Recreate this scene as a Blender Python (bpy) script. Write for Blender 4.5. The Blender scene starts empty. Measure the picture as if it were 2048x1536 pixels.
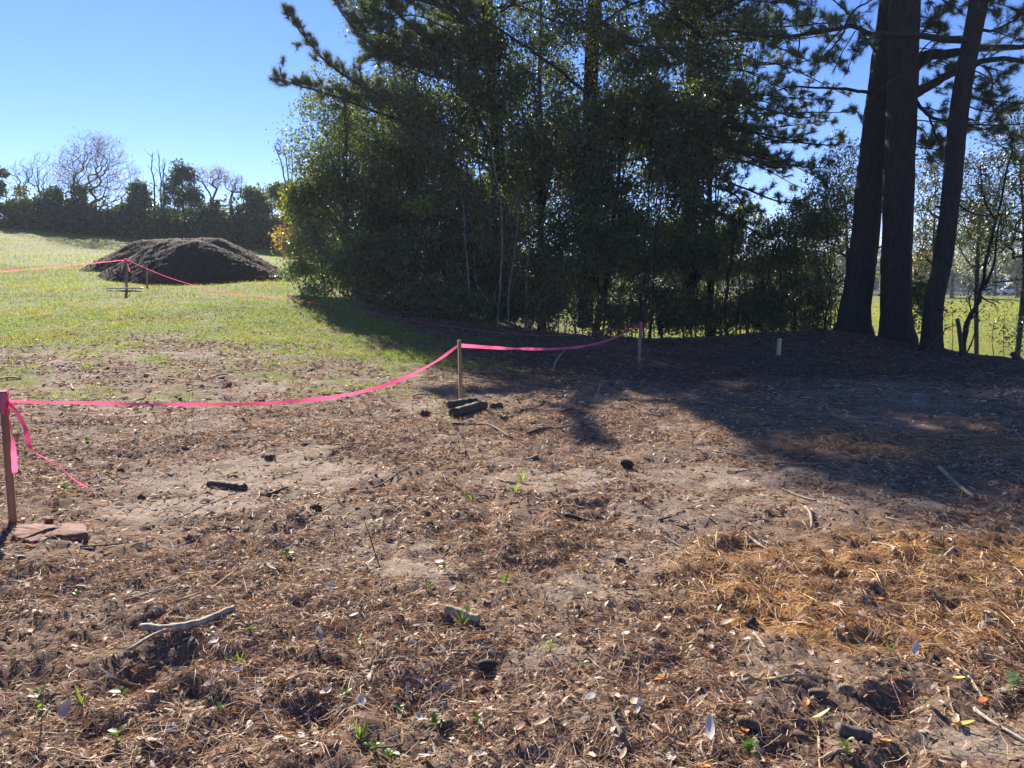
import bpy, math
import numpy as np
from mathutils import Vector

# ------------------------------------------------------------------ camera, sky, sun, exposure
SC = bpy.context.scene
COL = SC.collection
F, HORIZ, CAMZ = 1545.0, 566.0, 1.6
TH = math.atan((768 - HORIZ) / F)
cam_d = bpy.data.cameras.new('camera')
cam = bpy.data.objects.new('camera', cam_d)
COL.objects.link(cam)
cam.location = (0, 0, CAMZ)
cam.rotation_euler = (math.pi / 2 - TH, 0, 0)
cam_d.sensor_width = 36.0
cam_d.lens = 36.0 * F / 2048.0
cam_d.clip_start = 0.05
cam_d.clip_end = 3000
SC.camera = cam

SUN_EL = math.radians(28.5)
SUN_AZ = math.radians(-25.0)          # from +Y, towards -X
world = bpy.data.worlds.new('World')
SC.world = world
world.use_nodes = True
wn = world.node_tree.nodes
wl = world.node_tree.links
sky = wn.new('ShaderNodeTexSky')
sky.sky_type = 'NISHITA'
sky.sun_disc = False
sky.sun_elevation = SUN_EL
sky.sun_rotation = SUN_AZ
sky.air_density = 0.8
sky.dust_density = 0.02
sky.ozone_density = 3.0
sky.altitude = 200
hs = wn.new('ShaderNodeHueSaturation')
hs.inputs['Saturation'].default_value = 1.18
hs.inputs['Value'].default_value = 1.0
wl.new(sky.outputs[0], hs.inputs['Color'])
tn = wn.new('ShaderNodeMix'); tn.data_type = 'RGBA'; tn.blend_type = 'MULTIPLY'
tn.inputs[0].default_value = 1.0
tn.inputs[7].default_value = (.95, .86, 1.12, 1)
wl.new(hs.outputs[0], tn.inputs[6])
wl.new(tn.outputs[2], wn['Background'].inputs[0])
wn['Background'].inputs[1].default_value = 0.068

sun_d = bpy.data.lights.new('sun', 'SUN')
sun_d.energy = 5.0
sun_d.angle = math.radians(0.53)
sun_d.color = (1.0, 0.92, 0.78)
sun = bpy.data.objects.new('sun', sun_d)
COL.objects.link(sun)
SUNV = Vector((math.sin(SUN_AZ) * math.cos(SUN_EL), math.cos(SUN_AZ) * math.cos(SUN_EL), math.sin(SUN_EL)))
sun.rotation_euler = SUNV.to_track_quat('Z', 'Y').to_euler()
sun.location = SUNV * 60

SC.view_settings.view_transform = 'Standard'
SC.view_settings.look = 'None'
SC.view_settings.exposure = 1.4
SC.view_settings.gamma = 1.0
SC.view_settings.use_curve_mapping = False
SC.render.engine = 'CYCLES'
SC.cycles.max_bounces = 8
SC.cycles.transparent_max_bounces = 4

# ------------------------------------------------------------------ helpers: noise, projection, terrain
R = np.random.default_rng(7)


def _h(ix, iy, s):
    n = (ix.astype(np.int64) * 374761393 + iy.astype(np.int64) * 668265263 + s * 974634541) & 0xFFFFFFFF
    n = ((n ^ (n >> 13)) * 1274126177) & 0xFFFFFFFF
    n = (n ^ (n >> 16)) & 0xFFFFFF
    return n / float(0xFFFFFF)


def vn(x, y, s=0, per=None):
    x = np.asarray(x, float); y = np.asarray(y, float)
    xi = np.floor(x); yi = np.floor(y)
    fx = x - xi; fy = y - yi
    fx = fx * fx * (3 - 2 * fx); fy = fy * fy * (3 - 2 * fy)
    x1 = xi + 1
    if per:
        xi = np.mod(xi, per); x1 = np.mod(x1, per)
    a = _h(xi, yi, s); b = _h(x1, yi, s); c = _h(xi, yi + 1, s); d = _h(x1, yi + 1, s)
    return (a * (1 - fx) + b * fx) * (1 - fy) + (c * (1 - fx) + d * fx) * fy


def fbm(x, y, s=0, o=3):
    t = 0; a = 0.5
    for k in range(o):
        t = t + a * vn(x * 2 ** k + 17.3 * k, y * 2 ** k - 9.1 * k, s + k)
        a *= 0.5
    return t / (1 - 0.5 ** o)


def sm(a, b, x):
    t = np.clip((np.asarray(x, float) - a) / (b - a), 0, 1)
    return t * t * (3 - 2 * t)


FW = np.array((0, math.cos(TH), -math.sin(TH)))
UP = np.array((0, math.sin(TH), math.cos(TH)))


def at(px, py, Y):
    """the point seen at a pixel of the photograph, Y metres ahead of the camera"""
    d = FW + np.array((1, 0, 0)) * (px - 1024) / F + UP * (768 - py) / F
    return np.array((0, 0, CAMZ)) + d * (Y / d[1])


ctrl = [(-3, 2, 0), (0, 2, 0), (3, 2, 0), (-3.3, 5, 0), (0, 5, 0), (3.3, 5, 0), (-0.7, 10.4, 0), (6, 10, 0.02), (-7, 9, 0.12),
        (0, 0, 0), (-8, 0, 0), (8, 0, 0), (0, -15, 0), (11, 14, -.05), (10, 6, 0), (-12, 9, .2)]
for px, py, Y in ((250, 580, 23), (370, 568, 27), (180, 548, 28), (560, 566, 26), (0, 560, 27), (0, 640, 17.5),
                  (0, 455, 62), (250, 475, 62), (420, 493, 62), (560, 500, 62), (-300, 440, 62), (0, 505, 42), (500, 525, 42), (600, 520, 50),
                  (640, 590, 24), (700, 602, 22), (850, 640, 20.5), (1000, 655, 20), (1280, 676, 20.5), (1277, 722, 16.5),
                  (1480, 672, 21), (1700, 664, 20), (1790, 678, 19), (1865, 704, 17.5), (1918, 708, 17.6), (2048, 723, 16.4), (2250, 735, 16)):
    ctrl.append(tuple(at(px, py, Y)))
for x, y in ((3, 25), (7, 24), (10.5, 23), (13.5, 21), (16, 19.5), (20, 18), (5, 29), (10, 28), (16, 26), (14, 45), (30, 45), (5, 45), (60, 60), (8, 80),
             (30, 100), (80, 100), (30, 20)):
    ctrl.append((x, y, -0.62))
for x, y, z in ((-2, 28, 0.9), (0, 34, .2), (-3, 45, 2.2), (-5, 62, 3.4), (0, 80, 1.0), (-30, 30, 3.0), (-60, 62, 7), (-40, 100, 7), (-15, 100, 5.5), (-100, 150, 7),
                (300, 0, -.6), (250, 250, -.6), (60, 320, -.8), (-300, 100, 7), (-150, 300, 7), (0, -300, 0), (-200, -200, 2), (200, -200, -.5), (-30, 0, 1)):
    ctrl.append((x, y, z))
ctrl = np.array(ctrl, float)


def _k(r2):
    return np.sqrt(r2 + 2.0)


_n = len(ctrl)
A = np.zeros((_n + 1, _n + 1))
dx = ctrl[:, None, :2] - ctrl[None, :, :2]
A[:_n, :_n] = _k((dx ** 2).sum(-1)) - 0.0
A[:_n, _n] = 1; A[_n, :_n] = 1
W = np.linalg.solve(A, np.append(ctrl[:, 2], 0))


def Hb(x, y):
    x = np.asarray(x, float); y = np.asarray(y, float)
    z = np.full(x.shape, W[_n])
    for i in range(_n):
        z = z + W[i] * _k((x - ctrl[i, 0]) ** 2 + (y - ctrl[i, 1]) ** 2)
    return z


def gpx(px, py):
    """ground point under a pixel of the photograph"""
    d = FW + np.array((1, 0, 0)) * (px - 1024) / F + UP * (768 - py) / F
    t = np.concatenate((np.arange(1.5, 30, .02), np.arange(30, 200, .2)))
    P = np.array((0, 0, CAMZ)) + t[:, None] * d
    below = P[:, 2] < Hb(P[:, 0], P[:, 1])
    i = int(np.argmax(below))
    return P[i, 0], P[i, 1]


# ground cover masks, all in world coordinates
BARE = []
for px, py, rx, ry in ((560, 955, .95, .75), (380, 1010, .6, .35), (1480, 955, 1.0, .5), (1130, 965, .7, .45), (1650, 1010, .9, .35), (1130, 1275, .35, .3),
                       (1350, 1110, .6, .3), (1850, 1260, .3, .12), (1560, 1265, .22, .12), (800, 1130, .35, .2), (1180, 1190, .4, .25), (2000, 1480, .35, .12)):
    BARE.append((*gpx(px, py), rx, ry))


def bare(x, y):
    m = 0
    n = fbm(x * 2.2, y * 2.2, 31, 3)
    for bx, by, rx, ry in BARE:
        q = ((x - bx) / rx) ** 2 + ((y - by) / ry) ** 2
        m = np.maximum(m, 1 - sm(.3, 1.5, q + (n - .5) * 2.0))
    m = np.maximum(m, .6 * sm(.56, .76, fbm(x * .9 + 4, y * 1.3, 57, 3)))
    return m * (.45 + .55 * sm(.30, .55, fbm(x * 5, y * 6, 58, 3)))


def straw(x, y):
    n = fbm(x * 1.7, y * 1.7, 77, 3) - .5
    q = ((x - 2.35) / 1.55) ** 2 + ((y - 3.95) / .8) ** 2
    q2 = ((x - 4.2) / 1.6) ** 2 + ((y - 7.6) / .7) ** 2
    return np.maximum(1 - sm(.5, 1.5, q + n * 1.6), .5 * (1 - sm(.5, 1.5, q2 + n * 1.6)))


def grass_m(x, y):
    n = fbm(x * .55, y * .75, 11, 4) - .5
    n2 = fbm(x * 1.9, y * 1.9, 12, 3) - .5
    edge = -1.9 - np.maximum(y - 17, -3) * .52 + n * 1.2
    side = sm(.5, -.5, x - edge) * 1.0
    full = sm(12.9, 16.6, y + n * 8.5 + n2 * 5.0 + np.minimum(x + 5, 0) * .05) * side
    patch = sm(.50, .68, fbm(x * .8 + 3, y * 1.0, 23, 3) * .6 + fbm(x * 2.6, y * 3.2, 24, 2) * .4) * sm(7.0, 11.5, y + n * 3) * sm(1.0, -2.5, x) * .75
    z = Hb(x, y)
    field = sm(20, 21.5, y + .2 * np.maximum(x - 8, 0) + n) * sm(-.12, -.45, z)
    far = sm(26, 29, y)
    return np.clip(np.maximum.reduce([full, patch, field, far]), 0, 1)


def duff_shade(x, y):
    """old dark needle bed on the bank, darkened further to deepen the tree shade"""
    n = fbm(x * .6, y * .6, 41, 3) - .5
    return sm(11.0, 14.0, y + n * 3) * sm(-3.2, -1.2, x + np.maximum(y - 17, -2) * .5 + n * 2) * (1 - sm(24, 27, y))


PITS = []
for px, py, r, dep in ((325, 1330, .16, .085), (250, 1375, .13, .06), (1785, 1415, .10, .08), (1835, 1385, .08, .05), (760, 968, .16, .07), (985, 1000, .16, .06), (1190, 1035, .2, .06),
                       (1470, 1100, .14, .05), (1100, 925, .14, .06), (1200, 800, .3, .10), (60, 1370, .13, .07), (870, 1115, .12, .05), (1640, 1160, .1, .05), (1680, 1165, .1, .06),
                       (600, 1050, .12, .05), (290, 1250, .07, .05), (1330, 830, .25, .06), (1420, 1150, .13, .06), (820, 1400, .14, .06), (640, 1440, .12, .05)):
    PITS.append((*gpx(px, py), r, dep))
for k in range(80):
    d_ = 2.3 + 9.5 * R.random() ** 1.6
    PITS.append(((R.random() - .5) * 1.6 * d_, d_, R.uniform(.05, .16) * (1 + d_ * .06), R.uniform(-.012, .04)))


def Hd(x, y):
    """the small relief of the ground: clumps, ruts and pits"""
    b = bare(x, y); g = grass_m(x, y); s = straw(x, y)
    rough = (1 - .75 * b) * (1 - .6 * g) * (1 + .5 * s)
    r = np.hypot(x, y)
    fade = np.clip(1.5 - r / 40, 0, 1)
    z = (vn(x * 1.1, y * 1.1, 5) - .5) * .05
    z = z + (np.abs(vn(x * 3.4, y * 3.4, 1) - .5) * 2 - .5) * .036 * rough
    z = z + (vn(x * 8.5, y * 8.5, 2) - .5) * .034 * rough
    z = z + (vn(x * 19, y * 19, 3) - .5) * .027 * rough * np.clip(2 - r / 8, 0, 1)
    z = z + (vn(x * 43, y * 43, 4) - .5) * .012 * (rough * .8 + .2) * np.clip(2 - r / 4, 0, 1)
    for px, py, rr, dep in PITS:
        q = ((x - px) ** 2 + (y - py) ** 2) / rr ** 2
        z = z - dep * .75 * np.exp(-q * 1.2) + dep * .18 * np.exp(-((np.sqrt(q) - 1.5) / .4) ** 2)
    return z * fade


def H(x, y):
    return Hb(x, y) + Hd(np.asarray(x, float), np.asarray(y, float))


def hz(x, y):
    return float(H(np.array([x]), np.array([y]))[0])


def gp(px, py, dz=0.0):
    x, y = gpx(px, py)
    return np.array((x, y, hz(x, y) + dz))


# ------------------------------------------------------------------ helpers: mesh building
class MB:
    """collects tris and quads with a colour per vertex; build() links them as ONE mesh object"""

    def __init__(self):
        self.v = []; self.c = []; self.t = []; self.q = []; self.n = 0

    def add(self, v, t=None, q=None, col=(.5, .5, .5)):
        v = np.asarray(v, np.float32).reshape(-1, 3)
        c = np.asarray(col, np.float32)
        if c.ndim == 1:
            c = np.tile(c, (len(v), 1))
        self.v.append(v); self.c.append(c)
        if t is not None and len(t): self.t.append(np.asarray(t, np.int64) + self.n)
        if q is not None and len(q): self.q.append(np.asarray(q, np.int64) + self.n)
        self.n += len(v)

    def tube(self, P, r, k=8, col=(.1, .08, .06), cap=True, bump=None):
        P = np.asarray(P, float); m = len(P)
        r = np.broadcast_to(np.asarray(r, float), (m,))
        T = np.gradient(P, axis=0)
        T /= np.linalg.norm(T, axis=1)[:, None] + 1e-9
        ref = np.array((0.31, 0.2, .93)) if abs(T[:, 2]).mean() < .8 else np.array((1.0, .1, 0))
        a = np.arange(k) * 2 * math.pi / k
        U = np.cross(T, ref); U /= np.linalg.norm(U, axis=1)[:, None] + 1e-9
        V = np.cross(T, U)
        rr = r[:, None] * np.ones(k)
        if bump is not None: rr = rr * bump
        ring = P[:, None, :] + rr[:, :, None] * (np.cos(a)[None, :, None] * U[:, None, :] + np.sin(a)[None, :, None] * V[:, None, :])
        i = np.arange(m - 1)[:, None] * k; j = np.arange(k)[None, :]; j2 = (j + 1) % k
        q = np.stack((i + j, i + j2, i + k + j2, i + k + j), -1).reshape(-1, 4)
        v = ring.reshape(-1, 3); t = []
        if cap:
            v = np.vstack((v, P[0], P[-1])); o = m * k
            t = [(o, (b + 1) % k, b) for b in range(k)] + [(o + 1, (m - 1) * k + b, (m - 1) * k + (b + 1) % k) for b in range(k)]
        c = np.asarray(col, np.float32)
        if c.ndim == 2 and len(c) == m:
            c = np.repeat(c, k, 0)
            if cap: c = np.vstack((c, c[0], c[-1]))
        self.add(v, t, q, c)

    def build(self, name, mat, parent=None, smooth=False):
        me = bpy.data.meshes.new(name)
        v = np.vstack(self.v); c = np.vstack(self.c)
        t = np.vstack(self.t) if self.t else np.zeros((0, 3), np.int64)
        q = np.vstack(self.q) if self.q else np.zeros((0, 4), np.int64)
        off = np.zeros(3, np.float32)
        if parent is not None:
            p = parent
            while p is not None:
                off = off + np.array(p.location, np.float32); p = p.parent
        me.vertices.add(len(v)); me.vertices.foreach_set('co', (v - off).astype(np.float32).ravel())
        nl = t.size + q.size
        me.loops.add(nl); me.loops.foreach_set('vertex_index', np.concatenate((t.ravel(), q.ravel())).astype(np.int32))
        me.polygons.add(len(t) + len(q))
        ls = np.concatenate((np.arange(len(t)) * 3, t.size + np.arange(len(q)) * 4)).astype(np.int32)
        me.polygons.foreach_set('loop_start', ls)
        if smooth: me.polygons.foreach_set('use_smooth', np.ones(len(ls), bool))
        at_ = me.attributes.new('tint', 'FLOAT_COLOR', 'POINT')
        at_.data.foreach_set('color', np.hstack((c, np.ones((len(c), 1), np.float32))).astype(np.float32).ravel())
        me.update(calc_edges=True)
        me.materials.append(mat)
        o = bpy.data.objects.new(name, me)
        COL.objects.link(o)
        if parent is not None: o.parent = parent
        return o


def tag(o, label=None, cat=None, group=None, kind=None):
    if label: o['label'] = label
    if cat: o['category'] = cat
    if group: o['group'] = group
    if kind: o['kind'] = kind
    return o


def thing(name, label, cat, loc, group=None):
    o = bpy.data.objects.new(name, None)
    o.empty_display_size = .2
    COL.objects.link(o); o.location = loc
    return tag(o, label, cat, group)


def curve(pts, n=24, wob=0.0, rng=R):
    """smooth path through control points"""
    P = np.asarray(pts, float); m = len(P)
    if m == 2:
        s = np.linspace(0, 1, n)[:, None]; C = P[0] * (1 - s) + P[1] * s
    else:
        E = np.vstack((2 * P[0] - P[1], P, 2 * P[-1] - P[-2]))
        u = np.linspace(0, m - 1, n); i = np.minimum(u.astype(int), m - 2); f = (u - i)[:, None]
        a, b, c, d = E[i], E[i + 1], E[i + 2], E[i + 3]
        C = .5 * (2 * b + (c - a) * f + (2 * a - 5 * b + 4 * c - d) * f ** 2 + (3 * b - a - 3 * c + d) * f ** 3)
    if wob:
        w = rng.normal(0, wob, (n, 3)); w[0] = 0
        w = (w + np.roll(w, 1, 0) + np.roll(w, -1, 0)) / 3
        w[0] = 0; C = C + w
    return C


def unit(a):
    return a / (np.linalg.norm(a, axis=-1, keepdims=True) + 1e-9)


def leaves(mb, pos, L, asp, pal, rng, up=.5, var=.35, fold=.25, pw=None):
    """one folded leaf (two triangles) at every point"""
    n = len(pos)
    L = np.asarray(L) * rng.uniform(.65, 1.25, n)
    d = unit(rng.normal(0, 1, (n, 3)) + np.array((0, 0, -.35)))
    nn = unit(rng.normal(0, 1, (n, 3)) + np.array((0, 0, up * 2)))
    s = unit(np.cross(d, nn)); nn = np.cross(s, d)
    w = L * asp
    b = pos - d * L[:, None] * .5; tp = pos + d * L[:, None] * .5
    m_ = pos - d * L[:, None] * .05 + nn * (w * fold)[:, None]
    v = np.stack((b, m_ - s * w[:, None] * .5, tp, m_ + s * w[:, None] * .5), 1).reshape(-1, 3)
    i = np.arange(n) * 4
    t = np.concatenate((np.stack((i, i + 2, i + 1), -1), np.stack((i, i + 3, i + 2), -1)))
    pal = np.asarray(pal, float)
    c = pal[rng.choice(len(pal), n, p=pw)] * rng.uniform(1 - var, 1 + var, (n, 1))
    mb.add(v, t, None, np.repeat(c, 4, 0))


def ball(n, rng, shell=.5):
    p = unit(rng.normal(0, 1, (n, 3)))
    return p * (rng.random((n, 1)) ** shell)


def tufts(mb, P, D, rng, nn=34, L=.17, w=.006, pal=((.065, .095, .042), (.095, .125, .055), (.12, .14, .065)), spread=.9):
    """pine needles fanning forward from twig tips"""
    m = len(P)
    P = np.repeat(P, nn, 0); D = np.repeat(D, nn, 0); n = len(P)
    dr = unit(D + rng.normal(0, spread * .62, (n, 3)))
    l = L * rng.uniform(.7, 1.15, (n, 1))
    s = unit(np.cross(dr, rng.normal(0, 1, (n, 3))))
    P = P - unit(D) * rng.uniform(0, .16, (n, 1))
    tip = P + dr * l + np.array((0, 0, -.18)) * l * rng.random((n, 1))
    v = np.stack((P - s * w * .5, P + s * w * .5, tip), 1).reshape(-1, 3)
    t = np.arange(n * 3).reshape(-1, 3)
    pal = np.asarray(pal)
    c = np.repeat(pal[rng.integers(0, len(pal), m)] * rng.uniform(.7, 1.25, (m, 1)), nn, 0)
    mb.add(v, t, None, np.repeat(c, 3, 0))


def pine_sprays(wood, need, C, rng, r0, every=.28, reach=.9, start=.35, nt=4, nn=34, droop=0.0, L=.17, w=.006, upb=.35, npal=None):
    """side twigs with needle tufts along the outer part of a limb path C"""
    seg = np.linalg.norm(np.diff(C, axis=0), axis=1); s = np.concatenate(((0,), np.cumsum(seg))); tot = s[-1]
    T = unit(np.gradient(C, axis=0))
    k = tot * start; side = 1
    tp, td = [], []
    while k < tot:
        i = min(np.searchsorted(s, k), len(C) - 2)
        f = k / tot
        d = unit(T[i] * .9 + rng.normal(0, .55, 3) + np.array((0, 0, upb)) - np.array((0, 0, droop)))
        l = reach * (1.15 - .75 * f) * rng.uniform(.5, 1.1)
        p = C[i]
        e = p + d * l + np.array((0, 0, .12 * l))
        tw = curve((p, p + d * l * .5 + rng.normal(0, .04, 3), e), 6)
        wood.tube(tw, np.linspace(max(r0 * (1 - f) * .35, .008), .005, 6), 4, cap=False)
        tp.append(e); td.append(unit(tw[-1] - tw[-2]))
        for q in range(nt):
            u = rng.uniform(.35, 1)
            j = min(int(u * 5), 4)
            b = tw[j] + (tw[j + 1] - tw[j]) * (u * 5 - j)
            dd = unit(td[-1] * .8 + rng.normal(0, .6, 3) + np.array((0, 0, .3)))
            e2 = b + dd * l * rng.uniform(.18, .45)
            wood.tube(np.array((b, e2)), np.array((.006, .004)), 3, cap=False)
            tp.append(e2); td.append(dd)
        k += every * rng.uniform(.6, 1.4)
    tp.append(C[-1]); td.append(T[-1])
    tufts(need, np.array(tp), np.array(td), rng, nn=nn, L=L, w=w, **({'pal': npal} if npal else {}))


# ------------------------------------------------------------------ helpers: materials
def mat_new(name):
    m = bpy.data.materials.new(name); m.use_nodes = True
    nt = m.node_tree; nt.nodes.clear()
    out = nt.nodes.new('ShaderNodeOutputMaterial')
    return m, nt, out


def node(nt, t, **kw):
    n = nt.nodes.new(t)
    for k, v in kw.items():
        if k.startswith('i_'): n.inputs[int(k[2:]) if k[2:].isdigit() else k[2:]].default_value = v
        else: setattr(n, k, v)
    return n


def mix_col(nt, kind, fac, a, b):
    n = nt.nodes.new('ShaderNodeMix'); n.data_type = 'RGBA'; n.blend_type = kind
    for s, x in ((0, fac), (6, a), (7, b)):
        if hasattr(x, 'is_linked'): nt.links.new(x, n.inputs[s])
        elif x is not None: n.inputs[s].default_value = x
    return n.outputs[2]


def ramp(nt, src, stops):
    r = nt.nodes.new('ShaderNodeValToRGB')
    el = r.color_ramp.elements
    while len(el) < len(stops): el.new(.5)
    for e, (p, c) in zip(el, stops):
        e.position = p; e.color = (*c, 1) if len(c) == 3 else c
    nt.links.new(src, r.inputs[0])
    return r.outputs[0]


def leafy(name, trans=.45, rough=.38, warm=(1.25, 1.15, .55), gloss=1.42, gcap=1.0):
    m, nt, out = mat_new(name)
    a = node(nt, 'ShaderNodeAttribute', attribute_name='tint')
    df = node(nt, 'ShaderNodeBsdfDiffuse'); tr = node(nt, 'ShaderNodeBsdfTranslucent')
    gl = node(nt, 'ShaderNodeBsdfGlossy'); gl.inputs['Roughness'].default_value = rough
    nt.links.new(a.outputs[0], df.inputs[0])
    c2 = mix_col(nt, 'MULTIPLY', 1.0, a.outputs[0], (*[w * 1.5 for w in warm], 1))
    nt.links.new(c2, tr.inputs[0])
    m1 = node(nt, 'ShaderNodeMixShader'); m1.inputs[0].default_value = trans
    nt.links.new(df.outputs[0], m1.inputs[1]); nt.links.new(tr.outputs[0], m1.inputs[2])
    fr = node(nt, 'ShaderNodeFresnel'); fr.inputs[0].default_value = gloss
    m2 = node(nt, 'ShaderNodeMixShader')
    mn = node(nt, 'ShaderNodeMath', operation='MINIMUM'); mn.inputs[1].default_value = gcap
    nt.links.new(fr.outputs[0], mn.inputs[0])
    nt.links.new(mn.outputs[0], m2.inputs[0]); nt.links.new(m1.outputs[0], m2.inputs[1]); nt.links.new(gl.outputs[0], m2.inputs[2])
    nt.links.new(m2.outputs[0], out.inputs[0])
    return m


def solid(name, rough=.8, scale=30.0, amount=.5, bump=.3, stretch=(1, 1, 1), tint=True, color=(.3, .2, .1), spec=.3):
    """vertex tint times grain noise, with a fine bump"""
    m, nt, out = mat_new(name)
    p = node(nt, 'ShaderNodeBsdfPrincipled'); p.inputs['Roughness'].default_value = rough
    p.inputs['Specular IOR Level'].default_value = spec
    tc = node(nt, 'ShaderNodeTexCoord'); mp = node(nt, 'ShaderNodeMapping'); mp.inputs['Scale'].default_value = stretch
    nt.links.new(tc.outputs['Object'], mp.inputs[0])
    nz = node(nt, 'ShaderNodeTexNoise'); nz.inputs['Scale'].default_value = scale; nz.inputs['Detail'].default_value = 6
    nt.links.new(mp.outputs[0], nz.inputs[0])
    g = ramp(nt, nz.outputs[0], ((.25, (1 - amount,) * 3), (.75, (1 + amount * .6,) * 3)))
    if tint:
        a = node(nt, 'ShaderNodeAttribute', attribute_name='tint'); src = a.outputs[0]
    else:
        rgb = node(nt, 'ShaderNodeRGB'); rgb.outputs[0].default_value = (*color, 1); src = rgb.outputs[0]
    nt.links.new(mix_col(nt, 'MULTIPLY', 1.0, src, g), p.inputs['Base Color'])
    if bump:
        b = node(nt, 'ShaderNodeBump'); b.inputs['Strength'].default_value = bump; b.inputs['Distance'].default_value = .01
        nt.links.new(nz.outputs[0], b.inputs['Height']); nt.links.new(b.outputs[0], p.inputs['Normal'])
    nt.links.new(p.outputs[0], out.inputs[0])
    return m


M = {}
M['leaf'] = leafy('broad_leaf', .5, .42, (.95, 1.08, .48), gloss=1.45, gcap=.18)
M['dry_leaf'] = leafy('autumn_leaf', .3, .6, (1.0, .95, .7), 1.3, .02)
M['needle'] = leafy('pine_needle', .35, .5, (1.1, 1.1, .6), 1.35, .06)
M['grass'] = leafy('grass_blade', .5, .5, (1.2, 1.15, .5), 1.35, .05)
M['litter'] = leafy('dead_leaf', .15, .5, (1.15, .9, .6), 1.35, .03)
M['sprout'] = leafy('seedling_leaf', .5, .45, (1.1, 1.2, .4), 1.35, .05)
M['bark'] = solid('bark', .9, 14, .55, .8, (1, 1, .35))
M['twig'] = solid('twig_bark', .8, 40, .4, .4, spec=.4)
M['dirt'] = solid('heap_dirt', .95, 9, .5, .7, spec=.06)
M['wood'] = solid('stake_wood', .7, 22, .35, .25, (1, 1, .08))
M['brick'] = solid('red_slab', .85, 26, .4, .4)
M['paint'] = solid('paint', .6, 5, .12, 0)

# ground: tint times fine noise, with a bump
m, nt, out = mat_new('ground')
p = node(nt, 'ShaderNodeBsdfPrincipled'); p.inputs['Roughness'].default_value = .9; p.inputs['Specular IOR Level'].default_value = .1
tc = node(nt, 'ShaderNodeTexCoord')
a = node(nt, 'ShaderNodeAttribute', attribute_name='tint')
n1 = node(nt, 'ShaderNodeTexNoise'); n1.inputs['Scale'].default_value = 55; n1.inputs['Detail'].default_value = 8; n1.inputs['Roughness'].default_value = .7
n2 = node(nt, 'ShaderNodeTexNoise'); n2.inputs['Scale'].default_value = 6; n2.inputs['Detail'].default_value = 5
for nn_ in (n1, n2): nt.links.new(tc.outputs['Object'], nn_.inputs[0])
g1 = ramp(nt, n1.outputs[0], ((.3, (.45,) * 3), (.7, (1.45,) * 3)))
g2 = ramp(nt, n2.outputs[0], ((.3, (.75, .74, .72)), (.7, (1.2, 1.2, 1.2))))
c = mix_col(nt, 'MULTIPLY', 1.0, a.outputs[0], g1)
c = mix_col(nt, 'MULTIPLY', 1.0, c, g2)
nt.links.new(c, p.inputs['Base Color'])
b = node(nt, 'ShaderNodeBump'); b.inputs['Strength'].default_value = .9; b.inputs['Distance'].default_value = .02
nt.links.new(n1.outputs[0], b.inputs['Height']); nt.links.new(b.outputs[0], p.inputs['Normal'])
nt.links.new(p.outputs[0], out.inputs[0])
M['ground'] = m

# tape: translucent pink plastic
m, nt, out = mat_new('pink_tape')
df = node(nt, 'ShaderNodeBsdfDiffuse'); df.inputs[0].default_value = (.85, .11, .25, 1)
tr = node(nt, 'ShaderNodeBsdfTranslucent'); tr.inputs[0].default_value = (.95, .14, .30, 1)
gl = node(nt, 'ShaderNodeBsdfGlossy'); gl.inputs['Roughness'].default_value = .25
m1 = node(nt, 'ShaderNodeMixShader'); m1.inputs[0].default_value = .6
m2 = node(nt, 'ShaderNodeMixShader')
nt.links.new(df.outputs[0], m1.inputs[1]); nt.links.new(tr.outputs[0], m1.inputs[2])
m2.inputs[0].default_value = .06; nt.links.new(m1.outputs[0], m2.inputs[1]); nt.links.new(gl.outputs[0], m2.inputs[2])
nt.links.new(m2.outputs[0], out.inputs[0])
M['tape'] = m

# ------------------------------------------------------------------ the ground
SOIL = np.array((.185, .128, .093)); DUST = np.array((.33, .252, .192)); LITT = np.array((.245, .158, .106))
STRAW = np.array((.33, .175, .065)); GRASS = np.array((.15, .175, .032)); FIELD = np.array((.20, .215, .04))


def ground_col(x, y):
    b = bare(x, y)[:, None]; s = straw(x, y)[:, None]; g = grass_m(x, y)[:, None]
    t = sm(.3, .7, fbm(x * 3, y * 3, 90, 3))[:, None]
    c = SOIL * (1 - t) + LITT * t
    c = c * (1 - b) + DUST * b
    c = c * (1 - s) + STRAW * s
    df_ = duff_shade(x, y)[:, None]
    c = c * (1 - .8 * df_) + np.array((.085, .05, .034)) * .8 * df_  # needle bed tone, with some of the tree shade put into the colour
    fl = sm(-.12, -.45, Hb(x, y))[:, None]
    dry = sm(.45, .75, fbm(x * .25, y * .35, 66, 3))[:, None]
    gc = (GRASS * (1 - .5 * dry) + np.array((.20, .17, .06)) * .5 * dry) * (1 - fl) + FIELD * fl
    return c * (1 - g) + gc * g


ang = np.concatenate((np.linspace(-math.pi, -.72, 40)[:-1], np.linspace(-.72, .72, 380), np.linspace(.72, math.pi, 40)[1:-1]))
rad = np.concatenate(((.3, 1.0, 1.6), np.exp(np.linspace(math.log(2.0), math.log(32), 400)), np.exp(np.linspace(math.log(32.6), math.log(1500), 90))))
RA, AN = np.meshgrid(rad, ang, indexing='ij')
GX = (RA * np.sin(AN)).ravel(); GY = (RA * np.cos(AN)).ravel()
GZ = H(GX, GY)
na, nr = len(ang), len(rad)
i = np.arange(nr - 1)[:, None] * na; j = np.arange(na)[None, :]; j2 = (j + 1) % na
q = np.stack((i + j, i + na + j, i + na + j2, i + j2), -1).reshape(-1, 4)
mb = MB()
v = np.stack((GX, GY, GZ), -1)
mb.add(np.vstack((v, (0, 0, hz(0, 0)))), [(nr * na, k, (k + 1) % na) for k in range(na)], q[:, ::-1], np.vstack((ground_col(GX, GY), SOIL)))
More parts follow.
